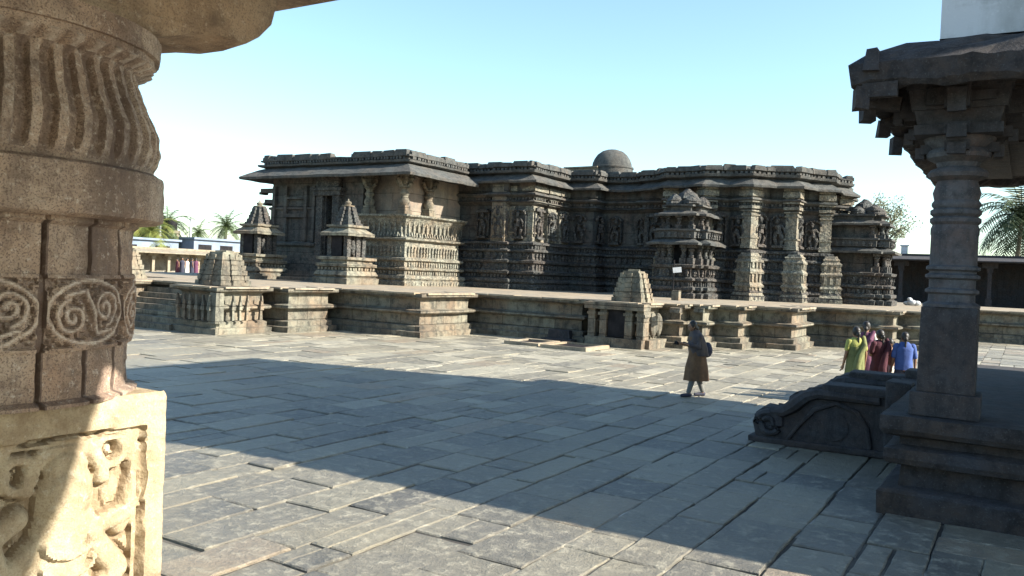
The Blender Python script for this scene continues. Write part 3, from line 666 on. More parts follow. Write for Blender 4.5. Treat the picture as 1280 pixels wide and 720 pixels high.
# ================================================================== RIGHT PAVILION
pav = empty('pavilion', (1.5, 12.5, 0), 'dark stone pavilion with moulded plinth, heavy eaves and white plastered tower at right', 'pavilion')
PX = -1.25; PY = 9.95; PT = 1.08
pp = [(-1.25, 18.3), (-1.25, 9.95), (6.0, 9.95), (6.0, 18.3)]
pp0 = [(x_, y_) for x_, y_ in [(-1.25, 9.95), (11.0, 9.95), (11.0, 18.3), (-1.25, 18.3)]]
mb = MB(); mb.mould(pp0, [(.02, -.05), (.03, .24), (.0, .27), (-.16, .3), (-.17, .52), (-.02, .56), (.0, .62), (-.01, .72), (-.14, .76), (-.15, .84), (.0, .88), (.03, .93), (.03, PT - .01), (-.2, PT)], True, .3)
for i, (x, y) in enumerate([]): pass
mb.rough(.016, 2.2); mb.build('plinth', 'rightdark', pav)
mb = MB(); mb.poly([(-1.1, 10.1), (10.9, 10.1), (10.9, 18.2), (-1.1, 18.2)], PT - .002); mb.build('floor', 'right', pav)
def round_pillar(cx, cy):
    t = pav
    mb = MB(); mb.cbox((cx, cy, PT), .68, .62, .26); mb.cbox((cx, cy, PT + .26), .56, .52, .93, 0, .03); mb.rough(.006, 3)
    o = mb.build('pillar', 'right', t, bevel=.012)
    z = PT + 1.19
    prof = [(.31, 0), (.31, .03), (.255, .06), (.25, .14), (.29, .16), (.29, .19), (.25, .21), (.25, .30), (.295, .32), (.295, .35), (.25, .37), (.25, .39), (.29, .41), (.29, .44), (.255, .46), (.255, .78), (.262, .80), (.262, .86),
            (.245, .90), (.275, .93), (.275, .97), (.24, .99), (.275, 1.02), (.275, 1.06), (.24, 1.08), (.265, 1.11), (.265, 1.14), (.24, 1.17), (.26, 1.25), (.23, 1.34), (.215, 1.38), (.31, 1.42), (.33, 1.46), (.30, 1.50), (.22, 1.53), (.24, 1.58), (.34, 1.63), (.355, 1.67), (.33, 1.71), (.3, 1.73), (.36, 1.78), (.40, 1.86)]
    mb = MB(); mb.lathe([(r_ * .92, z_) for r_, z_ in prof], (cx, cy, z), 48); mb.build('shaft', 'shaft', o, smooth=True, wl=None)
    zc = z + 1.84
    mb = MB(); mb.cbox((cx, cy, zc), .84, .84, .1, 0); mb.cbox((cx, cy, zc + .1), .78, .78, .16, 0, -.08); mb.cbox((cx, cy, zc + .26), .90, .90, .22, 0, -.06); mb.cbox((cx - .15, cy - .47, zc + .3), .3, .1, .18); mb.cbox((cx + .22, cy - .46, zc + .33), .25, .1, .1)
    mb.cbox((cx, cy, zc + .48), 1.0, 1.0, .24)
    mb.cbox((cx + .1, cy - .02, zc + .72), .7, 1.2, .22)
    for dx, dy in ((-1, 0), (0, -1), (1, 0), (0, 1)):
        for k_, (z_, l, hh) in enumerate(((.0, .50, .12), (-.16, .38, .1), (.25, .62, .28), (.52, .78, .16))):
            T = Matrix.Translation((cx, cy, zc + z_)) @ Matrix.Rotation(math.atan2(dy, dx), 4, 'Z')
            mb.box(.2, -.12, 0, l, .12, hh, T); mb.box(l - .04, -.09, -.05, l + .05, .09, hh * .7, T)
    mb.rough(.012, 4); mb.build('capital', 'right', o)
round_pillar(-.69, 10.42)
for xy in ((3.0, 10.45), (3.0, 14.2), (3.0, 17.6), (6.8, 10.45), (10.5, 10.45)): round_pillar(*xy)
mb = MB(); mb.mould([(-.95, 10.1), (10.9, 10.1), (10.9, 18.0), (-.95, 18.0)], [(-.9, 4.62), (.0, 4.62), (.02, 4.86), (-.1, 4.88)], True, .4)
mb.box(-.8, 10.2, 4.6, 10.8, 10.8, 4.95); mb.box(-.8, 13.9, 4.6, 5.8, 14.5, 4.95); mb.box(-.9, 10.3, 4.55, -.3, 17.9, 4.9); mb.box(-.9, 10.2, 4.9, 10.9, 18.0, 5.0); mb.rough(.01, 2); mb.build('beam', 'rightdark', pav)
pe = [(-.9, 10.05), (11.0, 10.05), (11.0, 18.1), (-.9, 18.1)]
mb = MB(); mb.mould(pe, [(-.3, 4.80), (.25, 4.76), (.50, 4.64), (.60, 4.52), (.70, 4.50), (.76, 4.56), (.76, 4.76), (.64, 4.90), (.3, 5.04), (.0, 5.12), (-.6, 5.15)], True, .09)
for p_ in mb.v: p_ += noise.noise_vector(p_ * 7) * .035
mb.poly([(-.9, 10), (11, 10), (11, 18), (-.9, 18)], 5.14); mb.rough(.03, 2.8); mb.build('eave', 'rightdark', pav)
for a_, b_ in (((-1.45, 9.35), 0), ((-1.5, 10.1), .2), ((-1.48, 11.2), .1), ((-1.5, 12.6), -.1)):
    mb = MB(); mb.cbox((a_[0], a_[1], 4.66), .16, .3, .24, b_, .35); mb.cbox((a_[0] - .1, a_[1], 4.30), .14, .16, .22, b_ + .3, .1); mb.cbox((a_[0] + .08, a_[1], 4.42), .34, .12, .14, b_); mb.rough(.03, 6); mb.build('eave_hook', 'rightdark', pav)
mb = MB(); mb.box(-.98, 10.9, 5.0, 5.6, 18.55, 9.55); mb.box(-1.03, 10.85, 9.4, 5.7, 18.6, 9.6); mb.build('white_tower', 'white', pav)
mb = MB(); mb.box(1.2, 15.6, PT, 5.6, 15.9, 4.6); mb.box(10.2, 10.6, PT, 10.5, 15.7, 4.6); mb.build('rear_wall', 'rightdark', pav)

# steps with scrolled balustrades
sp = empty('pavilion_steps', (-2.0, 14.3, 0), 'worn stone steps between the two scrolled balustrades at the right pavilion', 'steps')
mb = MB()
for i in range(5): mb.box(-1.32 - .34 * (5 - i), 13.55, -.03, -1.27, 15.15, .2 * (i + 1) - .005 * i)
mb.rough(.012, 3); mb.build('tread', 'right', sp)
def balustrade(y, label):
    t = empty('balustrade', (-2.3, y, 0), label, 'balustrade', 'scrolled balustrades flanking the pavilion steps')
    mb = MB(); out = [(-3.45, 0.0), (-1.3, 0.0), (-1.3, .95), (-2.45, .97), (-2.62, .93), (-2.78, .82), (-2.9, .68), (-3.02, .58), (-3.2, .54), (-3.35, .56), (-3.46, .47), (-3.5, .3), (-3.45, .16)]
    mb.extrude([(x_, z_ ) for x_, z_ in out], Matrix.Translation((0, y - .2, 0)), .42); mb.rough(.025, 3); mb.build('side_slab', 'right', t, bevel=.018)
    mb = MB(); mb.box(-3.55, y - .27, 0, -1.3, y + .27, .1); mb.box(-2.5, y - .25, .88, -1.3, y + .25, 1.0); mb.box(-1.62, y - .26, .1, -1.3, y + .26, 1.12); mb.rough(.025, 3); mb.build('rail', 'right', t, bevel=.03)
    for sgn in (-1, 1):
        mb = MB(); yy = y + sgn * .22
        pts = []
        for i in range(26):
            a = i / 25 * 3.6 * math.pi; r_ = .2 * (1 - i / 32); pts.append((-3.24 - r_ * math.cos(a) * 1.0, yy, .30 + r_ * math.sin(a)))
        mb.tube(pts, [.068 * (1 - i / 45) for i in range(26)], 8)
        mb.tube([(-3.22, yy, .50), (-3.05, yy, .50), (-2.9, yy, .60), (-2.72, yy, .78), (-2.55, yy, .84), (-1.7, yy, .83)], [.075, .09, .10, .10, .085, .07], 8)
        mb.tube([(-2.95, yy, .12), (-2.8, yy, .35), (-2.6, yy, .6), (-2.3, yy, .72), (-2.0, yy, .62), (-1.85, yy, .4), (-1.8, yy, .12)], .035, 8)
        mb.lathe([(.22, 0), (.20, .05), (.1, .08), (.09, .05), (.02, .06)], (0, 0, 0), 20, T=Matrix.Translation((-2.33, yy, .38)) @ Matrix.Rotation(rad(90 * -sgn * -1), 4, 'X'))
        mb.rough(.022, 5); mb.build('scroll', 'right', t, smooth=True)
    return t
balustrade(13.25, 'nearer weathered stone balustrade with a spiral scroll end on the paving')
balustrade(15.45, 'farther stone balustrade, its upper edge in front of the standing people')

# ================================================================== NEAR PILLAR (left)
RHO = 2.0; AL = rad(65.8)
bc = Vector((-RHO * math.sin(AL), RHO * math.cos(AL), 0)); scn = bc + Vector((.42, .906, 0)) * .045
npil = empty('carved_pillar', (bc.x, bc.y, 0), 'close up brown carved pillar with fluted bell capital and sunlit square base', 'pillar')
S = .31; ZB = 2.17
def seg_d(px, py, ax, ay, bx, by):
    vx, vy = bx - ax, by - ay; t = max(0, min(1, ((px - ax) * vx + (py - ay) * vy) / (vx * vx + vy * vy + 1e-9)))
    return math.hypot(px - ax - t * vx, py - ay - t * vy)
REL = []   # relief strokes in panel coords u 0..1 (left to right), v 0..1.6 down from the top: (points, radius, height)
def arc(cx, cy, rx, ry, a0, a1, n=14): return [(cx + rx * math.cos(rad(a0 + (a1 - a0) * i / n)), cy + ry * math.sin(rad(a0 + (a1 - a0) * i / n))) for i in range(n + 1)]
def spiral(cx, cy, r, a0, turns, n=26, k=.8): return [(cx + r * (1 - k * i / n) * math.cos(rad(a0) + turns * 6.283 * i / n), cy + r * (1 - k * i / n) * math.sin(rad(a0) + turns * 6.283 * i / n)) for i in range(n + 1)]
REL += [(arc(.5, .42, .30, .30, 150, 400), .035, .016), ([(.5, .43), (.5, .47)], .10, .034), ([(.5, .34), (.5, .36)], .08, .026), (arc(.5, .40, .15, .15, 180, 360), .03, .02),
        ([(.5, .58), (.47, .78), (.53, .95)], .115, .032), ([(.41, .6), (.26, .72), (.22, .56), (.32, .5)], .042, .026), ([(.6, .62), (.72, .78), (.62, .9)], .045, .028), ([(.6, .6), (.76, .56), (.8, .42)], .038, .022),
        ([(.44, .98), (.3, 1.14), (.36, 1.34), (.34, 1.5)], .07, .030), ([(.56, .98), (.72, 1.1), (.66, 1.3), (.7, 1.5)], .07, .030), ([(.38, .92), (.64, .94)], .05, .036),
        (arc(.5, .62, .09, .05, 0, 180, 8), .018, .045), (arc(.5, .70, .10, .05, 0, 180, 8), .014, .042), ([(.36, 1.0), (.5, 1.06), (.66, 1.0)], .03, .04), ([(.5, 1.04), (.5, 1.3)], .03, .026), (arc(.32, .34, .06, .06, 0, 360, 10), .02, .02), (arc(.68, .30, .06, .06, 0, 360, 10), .02, .02), (spiral(.17, .75, .10, 0, 1.6), .022, .016), (spiral(.84, .98, .1, 90, 1.6), .022, .016), (spiral(.16, 1.1, .09, 180, 1.5), .022, .015), (spiral(.84, 1.32, .09, 0, 1.5), .022, .015), (spiral(.2, .33, .08, 0, 1.5), .02, .014), (spiral(.8, .27, .08, 120, 1.5), .02, .014)]
REL = [([((x_ - .5) * .80 + .655, y_ * .80 - .07) for x_, y_ in p_], r_ * .95, h_) for p_, r_, h_ in REL]
RELB = [(p_, r_, h_, min(x for x, y in p_) - r_ * 1.4, max(x for x, y in p_) + r_ * 1.4, min(y for x, y in p_) - r_ * 1.4, max(y for x, y in p_) + r_ * 1.4) for p_, r_, h_ in REL]
def relief(u, v):
    if not (.07 < u < .915 and v > .095): return 0.0, .55
    ed = min(u - .07, .915 - u, v - .095); h = -.022 * min(1, ed / .012); tn = .5
    if ed < .02: tn = .2
    if .022 < ed < .038: return h + .012, .6
    best = 0; rim = 9
    for pts, r_, hh, x0, x1, y0, y1 in RELB:
        if not (x0 < u < x1 and y0 < v < y1): continue
        d_ = min(seg_d(u, v, *pts[i], *pts[i + 1]) for i in range(len(pts) - 1)) / r_
        if d_ < 1: best = max(best, hh * .80 * min(1, (1 - d_) * 2.2) ** .6)
        rim = min(rim, d_)
    if best: return h + best, .58
    if rim < 1.3: return h - .006, .15
    return h + .004 * math.sin(u * 60) * math.sin(v * 55), .45
mb = MB()
def rel_face(org, ux, nrm, w_, z_top, z_bot, res=.0042):
    nx = int(w_ / res); nz = int((z_top - z_bot) / res); vs = []; tn = []
    for j in range(nz + 1):
        v_ = j / nz * (z_top - z_bot) / w_
        for i in range(nx + 1):
            u_ = i / nx; p = org + ux * (u_ * w_); p.z = z_top - j / nz * (z_top - z_bot)
            e_ = min(u_, 1 - u_) * w_; edge = -.012 * max(0, 1 - e_ / .015) ** 2 - .012 * max(0, 1 - (z_top - p.z) / .015) ** 2
            q = noise.noise(p * 9) * .004 + noise.noise(p * 40) * .0022 + noise.noise(p * 110) * .0012
            h_, t_ = relief(u_, v_); vs.append(p + nrm * (h_ + edge + q)); tn.append(t_)
    fs = [[j * (nx + 1) + i, j * (nx + 1) + i + 1, (j + 1) * (nx + 1) + i + 1, (j + 1) * (nx + 1) + i] for j in range(nz) for i in range(nx)]
    mb.add(vs, fs); mb.tone[-len(fs):] = [tn[f_[0]] for f_ in fs]
zt = ZB
rel_face(Vector((bc.x + S, bc.y - S, 0)), Vector((0, 1, 0)), Vector((1, 0, 0)), 2 * S, zt, 1.25)
rel_face(Vector((bc.x - S, bc.y - S, 0)), Vector((1, 0, 0)), Vector((0, -1, 0)), 2 * S, zt, 1.25, .012)
mb.box(bc.x - S, bc.y - S + .03, 1.0, bc.x + S - .032, bc.y + S - .004, zt - .003); mb.box(bc.x - S, bc.y - S, 1.0, bc.x + S, bc.y + S, 1.25)
mb.box(bc.x - S - .03, bc.y - S - .03, .9, bc.x + S + .03, bc.y + S + .03, 1.02)
mb.build('base_block', 'nearbase', npil, smooth=True, tone=True)
def cyl_grid(name, z0, z1, rf, mat='near', res=.006, nth=420, parent=npil):
    mb = MB(); nz = max(2, int((z1 - z0) / res)); vs = []; tn = []
    for j in range(nz + 1):
        z = z0 + (z1 - z0) * j / nz
        for i in range(nth):
            a = 2 * math.pi * i / nth; r_ = rf(a, z, j / nz); t_ = .5
            if isinstance(r_, tuple): r_, t_ = r_
            p = Vector((scn.x + r_ * math.cos(a), scn.y + r_ * math.sin(a), z))
            q = noise.noise(p * 8) * .004 + noise.noise(p * 35) * .003 + noise.noise(p * 100) * .0018
            vs.append(p + Vector((math.cos(a), math.sin(a), 0)) * q); tn.append(t_)
    fs = [[j * nth + i, j * nth + (i + 1) % nth, (j + 1) * nth + (i + 1) % nth, (j + 1) * nth + i] for j in range(nz) for i in range(nth)]
    fs += [list(range(nth))[::-1], [nz * nth + i for i in range(nth)]]
    mb.add(vs, fs); mb.tone = [tn[f_[0]] for f_ in fs]; return mb.build(name, mat, parent, smooth=True, tone=True)
def lerp_prof(pr, t):
    for (a, x), (b, y) in zip(pr, pr[1:]):
        if t <= b: return x + (y - x) * (t - a) / (b - a)
    return pr[-1][1]
def ftone(a, n, g=.06):
    n = 20; f_ = ((a - rad(33)) * n / (2 * math.pi)) % 1; return .12 if min(f_, 1 - f_) < g else .5
def facet(a, n=16, amp=.012, gap=.02):
    n = 20; gap = .045; f_ = ((a - rad(33)) * n / (2 * math.pi)) % 1; e_ = min(f_, 1 - f_); return -amp if e_ < gap else 0.0
cyl_grid('lower_drum', ZB - .004, 2.272, lambda a, z, t: (.298 + facet(a, 14, .01, .03) + (.02 if t < .06 else 0), ftone(a, 14)), nth=560)
SCR = []
for k_ in range(7):
    a0 = 2 * math.pi * k_ / 7
    SCR.append((k_, [[(x_ / 1.35, y_) for x_, y_ in spiral(.40, .44, .24, 100, 1.7, 30, .85)], [(x_ / 1.35, y_) for x_, y_ in spiral(.95, .56, .24, 280, 1.7, 30, .85)], arc(.5, .5, .46, .43, 0, 360, 24), [(.22, .72), (.45, .80), (.55, .5), (.6, .2), (.8, .26)]]))
def scrollband(a, z, t):
    qn = noise.noise_vector(Vector((a * 6, z * 30, 3))) * .035; t = min(1, max(0, t + qn.y * min(1, t * 6, (1 - t) * 6)))
    f_ = ((a - rad(33)) * 10 / (2 * math.pi)) % 1; e_ = min(f_, 1 - f_); f_ += qn.x * .6 * min(1, e_ * 8)
    base = .314 - .006 * abs(2 * t - 1) ** 6
    if e_ < .03: return base - .014, .1
    d_ = 9
    for pts in SCR[0][1]:
        for i in range(len(pts) - 1):
            d_ = min(d_, seg_d(f_ * 1.35, t, pts[i][0] * 1.35, pts[i][1], pts[i + 1][0] * 1.35, pts[i + 1][1]))
    if t < .05 or t > .95 : return base, .5
    if d_ < .034: return base - .001, .5 + .32 * (1 - d_ / .034)
    lf = noise.noise(Vector((a * 26, z * 130, 1)))
    if lf > .12: return base - .004, .55
    return base - .011 * min(1, (d_ - .034) / .02), .27
cyl_grid('scroll_band', 2.268, 2.41, scrollband, res=.0032, nth=900)
cyl_grid('shaft', 2.406, 2.52, lambda a, z, t: (.303 + facet(a, 14, .012, .03) + (.012 if t > .88 else 0), ftone(a, 14) if t < .88 else .6), nth=560)
cyl_grid('collar', 2.516, 2.618, lambda a, z, t: .362 - .014 * max(0, abs(2 * t - 1) - .86) * 7)
bell = [(0, .335), (.05, .338), (.1, .346), (.2, .352), (.35, .348), (.55, .325), (.75, .308), (.86, .302), (.9, .325), (.94, .335), (1, .335)]
def bellf(a, z, t):
    r_ = lerp_prof(bell, t)
    tn = .55
    if .06 < t < .84:
        env = min(1, (t - .06) / .06, (.84 - t) / .05); fl = (a + .05 * (1 - t) ** 1.5 + .006 * noise.noise(Vector((a * 7, z * 14, 0)))) * 48 / (2 * math.pi) % 1; g_ = abs(fl - .5) * 2
        if g_ < .62: r_ -= .018 * env * min(.8, (.62 - g_) / .25); tn = .2 + .3 * g_
        else: tn = .64
    if .84 <= t < .93:
        b_ = abs(math.sin(a * 23)); r_ += .012 * b_ - .004; tn = .25 + .5 * b_
    return r_, tn
cyl_grid('bell_capital', 2.614, 2.862, bellf, res=.004, nth=1000)
cyl_grid('abacus', 2.858, 2.90, lambda a, z, t: .345)
mb = MB()
T = Matrix.Translation((bc.x - .52, 0, 0)) @ Matrix.Rotation(rad(90), 4, 'Z')   # local x -> +Y, extrusion -> -X
out = [(-.4, 2.895), (.9, 2.895), (1.08, 2.90), (1.17, 2.92), (1.26, 2.95), (1.34, 2.96), (1.38, 2.99), (1.42, 3.03), (1.43, 3.10), (1.42, 3.30), (-.4, 3.30)]
mb.extrude(out, Matrix.Translation((bc.x + .24, 0, 0)) @ Matrix.Rotation(rad(90), 4, 'Z'), .95); mb.build('bracket_tmp', 'nearplain', npil)
o_ = bpy.data.objects['bracket_tmp']; o_.name = 'bracket'
bm = bmesh.new(); bm.from_mesh(o_.data); bmesh.ops.triangulate(bm, faces=bm.faces); bmesh.ops.subdivide_edges(bm, edges=[e for e in bm.edges if e.calc_length() > .08], cuts=3, use_grid_fill=True)
bmesh.ops.subdivide_edges(bm, edges=[e for e in bm.edges if e.calc_length() > .06], cuts=2, use_grid_fill=True)
for v_ in bm.verts: v_.co += noise.noise_vector(v_.co * 5) * .022 + noise.noise_vector(v_.co * 22) * .006
bm.to_mesh(o_.data); bm.free()
for p_ in o_.data.polygons: p_.use_smooth = True
# roof and floor of the hall the viewer stands in
vh = empty('viewer_hall', (-1, -2, 0), 'dark roof edge of the pillared hall above the near carved pillar', 'pavilion roof')
mb = MB(); mb.box(-5.0, -6.0, 3.34, .27, 2.12, 3.62); mb.box(.27, -6.0, 3.35, 4.2, 1.45, 3.6); mb.rough(.015, 3); mb.build('roof_slab', 'nearplain', vh)
mb = MB(); mb.box(-5.0, -6, -.02, 3.5, 1.35, .98); mb.build('floor', 'nearplain', vh)
mb = MB(); mb.cbox((2.9, -.6, .98), .5, .5, 2.36); mb.cbox((-2.9, -2.9, .98), .5, .5, 2.36); mb.build('rear_pillar', 'nearplain', vh)

# ================================================================== BACKGROUND
M['roofgrey'] = plain('pale_blue_wall', (.20, .245, .32), (.14, .175, .23), 1.2)
M['redroof'] = plain('faded_red_roof', (.36, .20, .15), (.24, .14, .11), 1.5)
M['palm'] = plain('palm_leaf', (.065, .09, .03), (.035, .055, .02), .8, .6)
M['palmyel'] = plain('yellow_palm_leaf', (.19, .19, .045), (.08, .12, .03), .6, .6)
M['palmdark'] = plain('dark_palm_leaf', (.045, .065, .025), (.03, .045, .02), .8, .6)
M['leafgrey'] = plain('dusty_leaf', (.15, .16, .10), (.09, .105, .06), .5, .7)
M['trunk'] = plain('palm_trunk', (.20, .17, .13), (.11, .09, .07), 3)
def gallery(name, x0, y0, L, axis, base, zt, dep, pitch, mat, label, z0=0.0):
    """pillared gallery; axis 'Y': runs along +Y facing +X, axis 'X': runs along +X facing -Y"""
    t = empty(name, (x0, y0, z0), label, 'gallery')
    T = Matrix.Translation((x0, y0, 0)) @ (Matrix.Rotation(rad(90), 4, 'Z') if axis == 'Y' else Matrix.Identity(4))
    mb = MB(); mb.box(0, -.4, -.2, L, dep + .5, base, T); mb.box(0, -.55, base - .15, L, -.38, base - .02, T); mb.rough(.01, 1); mb.build('plinth', mat, t)
    mb = MB(); mb.box(0, dep, base - .05, L, dep + .35, zt - .1, T); mb.build('back_wall', 'gallerywall' if mat == 'gallery' else mat, t)
    mb = MB(); T2 = T
    mb.box(-.4, -.35, zt - .42, L + .4, dep + .4, zt - .2, T2)
    n = int(L / 1.6)
    mb.add([T @ Vector(p) for p in ((-.5, -1.0, zt - .30), (L + .5, -1.0, zt - .30), (L + .5, .5, zt), (-.5, .5, zt), (-.5, dep + .6, zt), (L + .5, dep + .6, zt), (-.5, -1.0, zt - .38), (L + .5, -1.0, zt - .38), (-.5, -.3, zt - .3), (L + .5, -.3, zt - .3))],
           [[0, 1, 2, 3], [3, 2, 5, 4], [6, 7, 1, 0], [6, 8, 9, 7]])
    mb.box(0, .4, zt - .02, L, .7, zt + .14, T); mb.rough(.02, .8); mb.build('roof', mat, t)
    k = int(L / pitch)
    for i in range(k + 1):
        x = L * i / k; mb = MB(); h = zt - .4 - base
        for (a_, b_, w_) in ((0, .2, .42), (.2, .78, .26), (.78, .88, .4)): mb.box(x - w_ / 2, -w_ / 2 + .1, base + a_ * h, x + w_ / 2, w_ / 2 + .1, base + b_ * h, T)
        mb.box(x - .5, -.1, base + .88 * h, x + .5, .3, base + h, T); mb.build('pillar', mat, t)
    return t
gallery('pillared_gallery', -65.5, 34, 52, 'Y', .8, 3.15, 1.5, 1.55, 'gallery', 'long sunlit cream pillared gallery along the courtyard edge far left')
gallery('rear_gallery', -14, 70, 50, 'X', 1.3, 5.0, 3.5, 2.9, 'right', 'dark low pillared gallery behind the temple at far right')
def house(x0, y0, x1, y1, z1, mat, label, wins=True, gable=False):
    t = empty('house', (x0, y0, 0), label, 'house')
    mb = MB(); mb.box(x0, y0, -.2, x1, y1, z1)
    mb.build('wall', mat, t)
    mb = MB()
    if gable:
        ym = (y0 + y1) / 2; mb.add([(x0, y0 - .4, z1), (x1 + .4, y0 - .4, z1), (x1 + .4, y1 + .4, z1), (x0, y1 + .4, z1), (x0, ym, z1 + 1.5), (x1 + .4, ym, z1 + 1.5)], [[0, 1, 5, 4], [2, 3, 4, 5], [1, 2, 5], [0, 4, 3], [0, 3, 2, 1]])
    else: mb.box(x0 - .2, y0 - .2, z1, x1 + .3, y1 + .2, z1 + .22); mb.box(x0, y0, z1 + .2, x0 + 1.4, y0 + 1.5, z1 + 1.0)
    mb.build('roof', 'redroof' if gable else mat, t)
    if wins:
        k = max(2, int((y1 - y0) / 2.8))
        for i in range(k):
            y = y0 + (y1 - y0) * (i + .5) / k; mb = MB(); mb.box(x1 - .05, y - .9, z1 - 1.35, x1 + .03, y + .9, z1 - .55); w_ = mb.build('window', 'black', t)
    return t
house(-88, 62, -80, 86, 4.6, 'roofgrey', 'long pale blue flat roofed house with dark windows behind the left gallery')
house(-86, 52, -80, 60, 4.2, 'roofgrey', 'pale blue house left of the water tank behind the gallery')
house(-84, 42, -78, 50.5, 3.3, 'gallery', 'small house with faded red gabled roof by the yellow palms', False, True)
tk = empty('water_tank', (-83, 60.8, 4), 'dark water tank between two white posts above the left gallery', 'water tank')
mb = MB(); mb.lathe([(.62, 0), (.66, .1), (.62, .5), (.66, .6), (.62, 1.0), (.5, 1.15), (.2, 1.22)], (-83, 61.2, 5.5), 18); mb.build('tank', 'black', tk, smooth=True)
mb = MB(); mb.box(-83.7, 60.5, 5.2, -82.3, 61.9, 5.5); mb.box(-83.6, 60.6, -.1, -83.3, 60.9, 5.3); mb.box(-82.7, 61.5, -.1, -82.4, 61.8, 5.3); mb.build('stand', 'gallery', tk)
for y, l_ in ((59.4, 'thin white post left of the dark water tank'), (63.4, 'thin white post right of the dark water tank')):
    mb = MB(); mb.tube([(-82.5, y, 0), (-82.5, y, 6.9)], [.14, .12], 8); mb.cbox((-82.5, y, 6.9), .34, .34, .12); tag(mb.build('white_post', 'white'), l_, 'post')
def palm(x, y, h, R_, mat, label, nf=24, droop=1.0, seed=1, lean=.6):
    rnd = random.Random(seed); t = empty('palm_tree', (x, y, 0), label, 'palm tree', 'coconut palms beyond the courtyard walls')
    mb = MB(); pts = [(x + lean * math.sin(i / 8 * 1.3), y + lean * .4 * (i / 8) ** 2, h * i / 8) for i in range(9)]; mb.tube(pts, [.28 - .13 * i / 8 for i in range(9)], 8); mb.build('trunk', 'trunk', t)
    top = Vector(pts[-1]); mb = MB()
    for k in range(nf):
        az = k * 2.39996 + rnd.uniform(-.2, .2); el = rad(75 - 105 * (k / nf) + rnd.uniform(-8, 8)); L = R_ * rnd.uniform(.85, 1.1)
        p = top.copy(); dr = Vector((math.cos(az) * math.cos(el), math.sin(az) * math.cos(el), math.sin(el))); n_ = 22; prev = p.copy(); rp = [p.copy()]
        for i in range(n_):
            dr.z -= .075 * droop; dr.normalize(); q = p + dr * (L / n_); side = dr.cross(Vector((0, 0, 1)))
            if side.length < .01: side = Vector((1, 0, 0))
            side.normalize(); f_ = i / n_; ll = L * .34 * (math.sin(math.pi * min(1, f_ * .85 + .16)) ** .6) * rnd.uniform(.8, 1.1); wd = L / n_ * .62
            for sg in (-1, 1):
                tip = q + side * sg * ll * .85 + dr * ll * .45 + Vector((0, 0, -ll * rnd.uniform(.15, .55)))
                mb.add([p - dr * wd * .2, p + dr * wd * .9, tip], [[0, 1, 2]])
            p = q; rp.append(p.copy())
        mb.tube(rp[::3] + [rp[-1]], [.05 - .04 * i / 8 for i in range(len(rp[::3]) + 1)], 4, False)
    for k in range(5): mb.ball((top.x + .25 * math.cos(k * 1.3), top.y + .25 * math.sin(k * 1.3), top.z - .25), .16, .16, .2, 6)
    mb.build('crown', mat, t); return t
def at(px, py, depth):
    r = dv * F + Rv * (px - 640) - Uv * (py - 360); p = r * (depth / F) + Vector((0, 0, H_EYE)); return p
for px, py, d_, R_, mt, lb, nf, dr, sd_ in ((278, 283, 112, 3.0, 'palm', 'coconut palm with feathery dark crown just left of the temple', 26, .9, 3), (243, 291, 118, 2.4, 'palm', 'smaller distant palm beside the white posts', 20, 1.1, 5),
        (182, 288, 92, 3.6, 'palmyel', 'yellowish palm with broad fronds low over the left gallery', 26, 1.2, 8), (203, 281, 96, 3.4, 'palm', 'green palm standing right of the yellowish palm', 28, 1.2, 9), (170, 290, 100, 2.8, 'palmyel', 'yellow green palm half hidden by the near pillar', 24, 1.3, 12),
        (1268, 268, 78, 5.6, 'palmdark', 'large dark palm with drooping fronds at the right edge behind the pavilion', 34, 1.1, 15), (1300, 300, 84, 5.0, 'palmdark', 'dark palm cut by the right edge, lower than its neighbour', 30, 1.2, 17)):
    p = at(px, py, d_); palm(p.x, p.y, p.z, R_, mt, lb, nf, dr, sd_)
def leafy(name, c, rx, rz_, label, mat='leafgrey', seed=4, n=2600, trunk_z=None):
    rnd = random.Random(seed); t = empty(name, (c.x, c.y, 0), label, 'tree'); mb = MB()
    mb.tube([(c.x, c.y, 0), (c.x + .3, c.y, c.z * .5), (c.x, c.y, c.z - rz_ * .5)], [.35, .28, .18], 8)
    tips = []
    for k in range(22):
        a = rnd.uniform(0, 6.28); e_ = rnd.uniform(-.3, 1.4); r_ = rnd.uniform(.55, 1)
        tip = Vector((c.x + rx * r_ * math.cos(a) * math.cos(e_), c.y + rx * r_ * math.sin(a) * math.cos(e_), c.z + rz_ * r_ * math.sin(e_)))
        m1 = Vector((c.x, c.y, c.z - rz_ * .5)).lerp(tip, .5) + Vector((rnd.uniform(-.3, .3), rnd.uniform(-.3, .3), .2)); mb.tube([(c.x, c.y, c.z - rz_ * .6), m1, tip], [.1, .05, .02], 5); tips.append((m1, tip))
    mb.build('trunk', 'trunk', t); mb = MB()
    for k in range(n):
        m1, tip = rnd.choice(tips); b = m1.lerp(tip, rnd.uniform(.3, 1.1)) + Vector((rnd.gauss(0, .42), rnd.gauss(0, .42), rnd.gauss(0, .36))); s_ = rnd.uniform(.09, .2)
        u_ = Vector((rnd.gauss(0, 1), rnd.gauss(0, 1), rnd.gauss(0, 1))).normalized(); v_ = u_.orthogonal().normalized()
        mb.add([b - u_ * s_, b + v_ * s_ * .5, b + u_ * s_, b - v_ * s_ * .5], [[0, 1, 2, 3]])
    mb.build('crown', mat, t)
p = at(1104, 284, 96); leafy('tree', p, 3.1, 3.4, 'dusty grey green tree rising behind the right end of the temple')
p = at(1240, 335, 74); leafy('shrub', Vector((p.x, p.y, 2.0)), 2.0, 2.2, 'green bush with yellowish leaves behind the right gallery pillars', 'palmyel', 6, 900)
